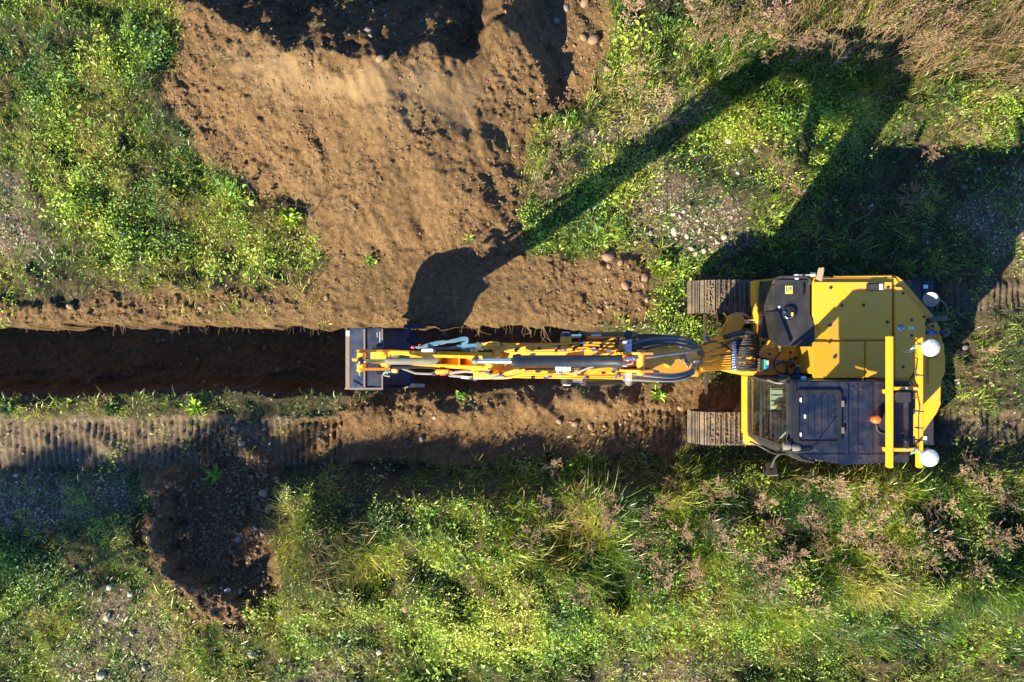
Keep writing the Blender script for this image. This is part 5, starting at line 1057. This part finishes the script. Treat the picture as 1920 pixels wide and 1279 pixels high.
plant(1075, 220, 'small green tuft on the right slope of the big heap', 24, .1, 309); plant(545, 410, 'spiky light green tuft at the heap toe above the bench', 40, .2, 310); plant(1238, 500, 'dark green rosette beside the round brown boulder', 40, .16, 311); plant(1238, 742, 'dark green tuft between the crawler tracks, just ahead of them', 30, .14, 312)

# ------------------------------------------------------------------ stones
def rockmat(name, c, v=.3):
    s = N(name); geo = s.n('ShaderNodeNewGeometry'); n = s.noise(22, 6, .65, geo.outputs['Position']); rr = s.ramp(n.outputs[0], [(.25, tuple(q * (1 - v) for q in c)), (.75, tuple(min(1, q * (1 + v)) for q in c))])
    b = s.n('ShaderNodeBsdfPrincipled'); s.l(rr.outputs[0], b.inputs['Base Color']); b.inputs['Roughness'].default_value = .8; bp = s.n('ShaderNodeBump'); bp.inputs['Strength'].default_value = .5; bp.inputs['Distance'].default_value = .01; s.l(n.outputs[0], bp.inputs['Height']); s.l(bp.outputs[0], b.inputs['Normal']); s.l(b.outputs[0], s.out.inputs[0]); return s.m
M['r_brown'] = rockmat('soil_stained_stone', (.19, .122, .072)); M['r_grey'] = rockmat('grey_river_stone', (.135, .125, .115)); M['r_pale'] = rockmat('pale_pebble', (.38, .335, .27)); M['darkclod'] = rockmat('dark_soil_clod', (.115, .073, .042)); M['clod'] = rockmat('soil_clod', (.155, .098, .050))
def rock_data(seed, name='stone', sub=2):
    r = random.Random(seed); bm = bmesh.new(); bmesh.ops.create_icosphere(bm, subdivisions=sub, radius=1)
    ax = Vector((1, r.uniform(.65, .95), r.uniform(.5, .75))); dirs = [(Vector((r.gauss(0, 1), r.gauss(0, 1), r.gauss(0, 1))).normalized(), r.uniform(.08, .2), r.uniform(1.5, 4), r.uniform(0, 6)) for _ in range(5)]
    for v in bm.verts:
        n = v.co.normalized(); k = 1 + sum(a * math.sin(n.dot(d) * f + p) * .5 for d, a, f, p in dirs); v.co = Vector((n.x * ax.x, n.y * ax.y, n.z * ax.z)) * k
    me = bpy.data.meshes.new(name); bm.to_mesh(me); bm.free(); me.polygons.foreach_set('use_smooth', [True] * len(me.polygons)); return me
RD = {}
for k in ('r_brown', 'r_grey', 'r_pale'):
    RD[k] = []
    for s_ in range(5): d = rock_data(s_ + 10); d.materials.append(M[k]); RD[k].append(d)
def stone(px, py, r_px, mat, label, group=None, squash=(1, 1), rot=None):
    x, y = wx(px), wy(py); z = gz(x, y)
    for _ in range(3): x, y = wx(px, z), wy(py, z); z = gz(x, y)
    rm = r_px / PX; o = bpy.data.objects.new('stone', R.choice(RD[mat])); C.objects.link(o); o.location = (x, y, z + rm * .08); o.scale = (rm * squash[0], rm * squash[1], rm); o.rotation_euler = (0, 0, R.uniform(0, 6.28) if rot is None else rot); tag(o, label, 'stone', group)
ST_ = [(1208, 522, 10, 'r_brown', 'large round brown boulder between bench end and grass verge'), (1140, 483, 11, 'r_brown', 'big brown stone at the upper corner of the bare bench'),
 (1163, 492, 7, 'r_brown', 'brown stone touching the big one at the bench corner'), (1143, 500, 6, 'r_brown', 'smaller brown stone just below the big one at the bench corner'), (1172, 535, 10, 'r_brown', 'brown stone in shade left of the round boulder'),
 (1113, 75, 12, 'r_brown', 'largest brown stone on the sunlit right shoulder of the heap'), (1093, 70, 8, 'r_brown', 'oval brown stone left of the largest on the heap shoulder'), (1139, 130, 9, 'r_brown', 'brown stone at the heap edge next to the grass'), (1152, 72, 6, 'r_brown', 'brown stone half in the grass beside the heap shoulder'),
 (1043, 40, 8, 'r_grey', 'round grey stone in the shaded hollow behind the heap'), (1063, 15, 7, 'r_grey', 'grey stone up at the top edge of the shaded hollow'), (1097, 5, 10, 'r_brown', 'dark stone cut by the top edge of the shaded hollow'), (713, 110, 9, 'r_brown', 'flat tan stone on the sunlit crest of the heap'),
 (697, 8, 6, 'r_grey', 'grey stone near the top edge behind the heap crest, left'), (691, 58, 7, 'r_grey', 'lone grey stone in the shade above the heap crest'), (583, 118, 5, 'r_brown', 'small dark stone on the left sunlit crest'),
 (131, 575, 7, 'r_brown', 'half buried round stone on the upper trench bank, far left'), (376, 577, 7, 'r_brown', 'half buried round stone on the upper trench bank, middle'), (612, 558, 6, 'r_brown', 'round stone on the upper bank above the bucket'), (302, 577, 5, 'r_brown', 'small stone with a shadow on the upper trench bank'),
 (440, 805, 8, 'r_brown', 'brown stone beside the crawler print, at the shadow edge'), (453, 832, 7, 'r_grey', 'blue grey stone in shade above the small heap'), (425, 1110, 7, 'r_pale', 'pale oval stone lying on the lit rim of the small heap'), (446, 1012, 7, 'r_grey', 'grey stone inside the dark hollow of the small heap'),
 (495, 925, 10, 'r_brown', 'largest dark stone on the shaded side of the small heap'), (505, 955, 8, 'r_brown', 'dark stone below the largest one on the small heap'), (480, 990, 6, 'r_grey', 'grey stone on the right foot of the small heap'), (492, 1000, 5, 'r_grey', 'small grey stone touching another at the small heap foot'), (515, 1000, 7, 'r_brown', 'brown stone where the small heap meets the tall grass'), (450, 1108, 6, 'r_brown', 'brown stone right of the pale oval one on the small heap'), (497, 1108, 6, 'r_brown', 'brown stone at the lower right end of the small heap'),
 (206, 1101, 7, 'r_pale', 'pale pebble in a grassy patch left of the small heap'), (245, 1114, 6, 'r_pale', 'pale pebble just right of another, left of the small heap'), (201, 1158, 8, 'r_pale', 'large rounded stone at a shadowed hole in the lower left grass'), (190, 1266, 10, 'r_pale', 'largest pale stone at the bottom edge, lower left'), (131, 1245, 7, 'r_grey', 'grey stone with long shadow near the bottom left'), (213, 1238, 5, 'r_pale', 'small pale stone above the largest one at the bottom edge'), (248, 1188, 6, 'r_pale', 'white stone on the gravelly lower left patch'), (283, 1133, 5, 'r_pale', 'small white stone on top of the gravelly lower left patch'), (270, 1252, 6, 'r_pale', 'pale stone right of the largest one at the bottom edge'), (30, 892, 5, 'r_pale', 'white pebble just below the crawler prints at far left'), (18, 978, 6, 'r_grey', 'grey stone near the left edge below the crawler prints'), (16, 1178, 6, 'r_grey', 'grey stone by the left edge in the lower grass'),
 (471, 1227, 7, 'r_pale', 'pale stone below the small heap near the bottom edge'), (530, 1148, 8, 'r_grey', 'grey stone in shade right of the small heap'), (543, 1160, 6, 'r_grey', 'smaller grey stone touching another right of the small heap'), (760, 1140, 9, 'r_brown', 'round brown stone in the lower middle grass, left of a pair'), (838, 1126, 9, 'r_brown', 'brown stone in the lower middle grass, right of a pair'), (730, 1241, 7, 'r_pale', 'pale stone at the bottom edge, left of the middle'), (712, 1222, 7, 'r_pale', 'flat pale stone above another at the bottom edge'), (863, 1252, 5, 'r_pale', 'white pebble at the bottom edge near the middle'), (1210, 1262, 5, 'r_pale', 'white pebble at the bottom edge right of the middle'), (645, 1250, 6, 'r_pale', 'pale stone on the gravel at the bottom edge, leftmost there'),
 (1366, 264, 8, 'r_pale', 'large pale grey stone in the upper sunny clearing'), (1371, 258, 5, 'r_pale', 'white pebble touching the large pale stone in the clearing'), (1419, 282, 6, 'r_grey', 'grey stone right of the large pale one in the clearing'), (1383, 325, 5, 'r_pale', 'pebble below the bare spot of the sunny clearing'), (1304, 476, 6, 'r_pale', 'round pale stone on the gravel patch above the crawler track'), (1265, 434, 9, 'r_pale', 'broadest white stone on the gravel patch above the crawler track'), (1220, 437, 6, 'r_pale', 'white stone left of the broadest one on the gravel'), (1288, 443, 6, 'r_pale', 'white stone right of the broadest one on the gravel'), (1320, 471, 6, 'r_pale', 'pale stone right of the round one on the gravel'), (1358, 444, 6, 'r_pale', 'white stone at the right end of the gravel patch'), (1296, 466, 6, 'r_pale', 'long pale stone left of the round one on the gravel'),
 (1138, 296, 5, 'r_grey', 'pale blue stone inside the shadow band of the boom'), (1809, 652, 7, 'r_grey', 'flat grey stone in the shade right behind the machine'), (1835, 318, 5, 'r_grey', 'blue grey stone below the small sunny mound'), (1808, 350, 5, 'r_grey', 'grey stone in the dark ground right of the sunny clearing'), (1275, 765, 7, 'r_brown', 'brown stone at the front inner corner of the lower crawler track'), (815, 783, 4, 'r_pale', 'small light pebble on the sunlit soil under the stick'),
 (1125, 583, 6, 'r_brown', 'brown stone on the soil just above the side cylinder'), (1212, 562, 6, 'r_brown', 'brown stone in shade at the right end of the bench'), (1078, 795, 8, 'r_brown', 'flat brown stone on the shaded windrow below the boom'), (1048, 790, 6, 'r_brown', 'flat stone at the windrow shadow edge'), (1108, 800, 7, 'r_brown', 'brown stone in the shaded windrow below the boom cylinders'), (1180, 775, 7, 'r_brown', 'dark stone above the barred prints ahead of the lower track'), (790, 823, 6, 'r_grey', 'grey stone in the shaded soil below the stick')]
for s_ in ST_: stone(*s_)
for (n, box, mat, lab, grp) in ((18, (650, 880, 5, 75), 'r_grey', 'grey cobble in the shaded hollow behind the heap crest', 'cobbles in the hollow behind the heap'), (26, (1000, 1130, 70, 190), 'r_brown', 'soil coated cobble on the rocky right shoulder of the heap', 'cobbles on the rocky heap shoulder'), (30, (400, 540, 820, 960), 'r_brown', 'dark cobble strewn over the small soil heap', 'cobbles on the small soil heap'), (18, (1130, 1210, 480, 600), 'r_brown', 'brown cobble at the right end of the bare bench', 'cobbles at the bench end'), (34, (1190, 1400, 395, 470), 'r_pale', 'small white stone on the gravel patch above the crawler track', 'white stones on the gravel patch'), (22, (1080, 1310, 160, 300), 'r_grey', 'small stone in the shadow band of the boom', 'stones in the boom shadow'), (16, (1560, 1900, 300, 480), 'r_grey', 'bluish stone on the shaded ground above the machine', 'stones on the shaded ground'), (16, (1020, 1200, 775, 840), 'r_brown', 'cobble along the shaded windrow', 'cobbles along the windrow')):
    for k in range(n): stone(R.uniform(box[0], box[1]), R.uniform(box[2], box[3]), R.uniform(2.2, 4.4), mat, lab, grp, (1, R.uniform(.7, 1)))
for k in range(26): stone(R.choice((R.uniform(350, 630), R.uniform(20, 630), R.uniform(800, 1030))), R.uniform(630, 722), R.uniform(3, 7), 'r_brown', 'dark cobble fallen on the shaded trench floor', 'cobbles on the trench floor', (1, R.uniform(.7, 1)))
def pebbles(name, n, dens, rng_, mat, seed, label, power=2.2, pts=None, zf=None):
    x, y = scatter(n, dens, seed) if pts is None else pts; n = len(x); r = np.random.default_rng(seed); t = (1 + 5 ** .5) / 2
    ico = np.array([(-1, t, 0), (1, t, 0), (-1, -t, 0), (1, -t, 0), (0, -1, t), (0, 1, t), (0, -1, -t), (0, 1, -t), (t, 0, -1), (t, 0, 1), (-t, 0, -1), (-t, 0, 1)]); ico /= np.linalg.norm(ico[0])
    F = np.array([(0, 11, 5), (0, 5, 1), (0, 1, 7), (0, 7, 10), (0, 10, 11), (1, 5, 9), (5, 11, 4), (11, 10, 2), (10, 7, 6), (7, 1, 8), (3, 9, 4), (3, 4, 2), (3, 2, 6), (3, 6, 8), (3, 8, 9), (4, 9, 5), (2, 4, 11), (6, 2, 10), (8, 6, 7), (9, 8, 1)])
    s_ = rng_[0] + (rng_[1] - rng_[0]) * r.random(n) ** power; ax = r.uniform(.65, 1.1, (n, 3)); ax[:, 2] *= .75; V = ico[None] * ax[:, None] * (1 + r.uniform(-.36, .30, (n, 12, 1))); a = r.uniform(0, 6.28, n); c, s2 = np.cos(a)[:, None], np.sin(a)[:, None]
    V = np.stack([V[..., 0] * c - V[..., 1] * s2, V[..., 0] * s2 + V[..., 1] * c, V[..., 2]], -1) * s_[:, None, None] + np.stack([x, y, (interp(H, x, y) if zf is None else zf) + s_ * .2], -1)[:, None]
    F3 = (np.arange(n)[:, None, None] * 12 + F[None]).reshape(-1, 3); tint = np.repeat(np.exp(r.normal(0, .2, (n, 1))) * np.array([[1, 1, 1]]), 12, 0)
    return raw_mesh(name, V.reshape(-1, 3), np.zeros((0, 4), int), F3, tint, M[mat], label)
lump = sm(-.25, .45, fbm(XX, YY, 1.4, 4, 121)); edge = sm(-60, 0, s_heap) * sm(6, 0, s_heap)
eastm = sm(0, 20, gx - cx) * (s_heap < 0) * (gy < 330)
d_clod = np.clip(m_soil * (1 - .93 * m_smooth) * (.10 + .7 * lump + .5 * edge + .6 * eastm) * (s_tr > -3) + .25 * mid, 0, 1) + .12 * m_tr
pebbles('soil_clods', 19000, np.clip(d_clod, 0, 1), (.004, .023), 'clod', 401, 'loose crumbs and clods of brown soil', 3.0)
pebbles('dark_clods', 1700, np.clip(sm(20, -30, np.minimum(s_heap2, blk * PX - 40)) * .8, 0, 1), (.006, .040), 'darkclod', 421, 'dark churned clods on and above the small heap', 2.6)
pebbles('gravel', 6000, np.clip(m_grav * .8 + .06 * base + .10 * m_path + .05 * dark_r * base, 0, 1), (.006, .022), 'r_pale', 411, 'pale gravel scattered in the bare patches', 2.5)

mr = np.random.default_rng(77)
for tr, (y0, y1) in zip([o for o in EX.children if o.name.startswith('track')], ((.385, .835), (-1.425, -.965))):
    n = 420; x = mr.uniform(2.62, 3.5, n); y = mr.uniform(y0, y1, n); zt = .645 - .9 * np.maximum(0, 2.80 - x) ** 2
    o = pebbles('dried_mud', n, None, (.005, .022), 'clod', 78, None, 2.5, pts=(x, y), zf=zt); o.parent = tr; o.location = -WLOC[tr.name]
# roots hanging out of the trench edge, fallen twigs
m = MB()
for k in range(70):
    px = R.uniform(20, 1050); x = wx(px); y = wy(612 + R.uniform(-2, 2)); z0 = -.04; l = R.uniform(.04, .13); dx = R.uniform(-.06, .06)
    m.tube([(x, y + .03, z0), (x + dx * .5, y - l * .5, z0 - .02), (x + dx + R.uniform(-.02, .02), y - l, z0 - .06)], R.uniform(.0015, .0035), 4, 2, .5)
for (px, L_) in ((829, .20), (1018, .30), (900, .18), (985, .18)):
    x = wx(px); y = wy(610)
    for q in range(4): m.tube([(x, y, -.03), (x + R.uniform(-.05, .1), y - L_ * .5, -.05), (x + R.uniform(-.08, .22), y - L_ * R.uniform(.7, 1), -.09)], .0045, 5, 3, .5)
o = m.build('hanging_roots', M['twig']); tag(o, 'torn roots hanging from the upper edge of the trench', kind='stuff')
for (a, b_, lab) in (((860, 405), (920, 355), 'long thin twig stuck in the lower slope of the heap'), ((350, 1180), (378, 1152), 'pale forked stick in the grass below the small heap'), ((400, 1060), (418, 1030), 'pale stick standing in the dark hollow of the small heap'), ((1325, 1110), (1400, 1152), 'long straw stalk lying in the lower right grass'), ((1560, 1215), (1605, 1248), 'brown stalk lying low in the lower right grass'), ((1885, 1060), (1920, 1035), 'bent stalk at the right edge of the lower bank')):
    pa, pb = Vector((wx(a[0]), wy(a[1]), 0)), Vector((wx(b_[0]), wy(b_[1]), 0)); pa.z = gz(pa.x, pa.y) + .02; pb.z = gz(pb.x, pb.y) + .10
    mid_ = (pa + pb) / 2 + Vector((.02, -.02, .04)); m = MB(); m.tube([pa, mid_, pb], .006, 5, 3, .5)
    for q in range(3): c_ = pa.lerp(pb, .4 + .2 * q); m.tube([c_, c_ + Vector((R.uniform(-.08, .08), R.uniform(-.08, .08), .05))], .0035, 4, 1, .5)
    tag(m.build('stick', M['twig']), lab, 'stick')

# unseen trees added outside the frame to the south-west to shade the lower left
def tree(x, y, crown, seed, label):
    r = random.Random(seed); e = empty('unseen_tree', (x - 3.2, y - .9, 0)); tag(e, label, 'tree'); zc = crown[2]; m = MB()
    m.tube([(x - 3.2, y - .9, -.1), (x - 3.1, y - .9, zc * .45), (x - 1.6, y - .5, zc * .9), (x, y + .05, zc)], .05, 8, 4, .3); m.build('trunk', M['darktwig'], e)
    m = MB()
    for k in range(9): a = r.uniform(0, 6.28); z0 = zc * r.uniform(.55, .95); m.tube([(x, y, z0), (x + math.cos(a) * crown[0] * .5, y + math.sin(a) * crown[1] * .5, z0 + .25), (x + math.cos(a) * crown[0] * .85, y + math.sin(a) * crown[1] * .85, z0 + .35)], .010, 5, 3, .4)
    m.build('branch', M['darktwig'], e)
    g = np.random.default_rng(seed); n = 8500; cl = g.normal(0, .45, (60, 3)); pts = cl[g.integers(0, 60, n)] + g.normal(0, .13, (n, 3)); B = np.array([x, y, zc]) + pts * np.array([crown[0], crown[1], crown[3]])
    d = g.normal(0, 1, (n, 3)); d /= np.linalg.norm(d, axis=1)[:, None]; s2 = np.cross(d, g.normal(0, 1, (n, 3))); s2 /= np.linalg.norm(s2, axis=1)[:, None]; S = g.uniform(.05, .10, (n, 1))
    V = np.stack([B, B + d * S * .5 + s2 * S * .3, B + d * S, B + d * S * .5 - s2 * S * .3], 1).reshape(-1, 3); F4 = np.arange(n)[:, None] * 4 + np.array([[0, 1, 2, 3]])
    o = raw_mesh('crown', V, F4, np.zeros((0, 3), int), np.repeat(palette(n, G1, B[:, 0], B[:, 1], seed, .2), 4, 0), M['broad'], None, None); o.parent = e; o.location = -WLOC[e.name]
def shade_tree(px, py, z, cr, seed, label):      # the crown whose shade falls at ground pixel (px, py)
    t = z / math.tan(_e); tree(wx(px) - t * math.cos(_a), wy(py) - t * math.sin(_a), (cr[0], cr[1], z, cr[2]), seed, label)
shade_tree(330, 893, 4.7, (1.5, .45, .5), 501, 'unseen tree added for shade off the lower left corner, with the widest crown'); shade_tree(70, 940, 4.4, (.9, .55, .5), 502, 'thin crowned unseen tree added for shade, furthest to the lower left'); shade_tree(455, 915, 4.2, (.8, .7, .5), 503, 'unseen tree added for shade nearest the small heap, off the bottom left')
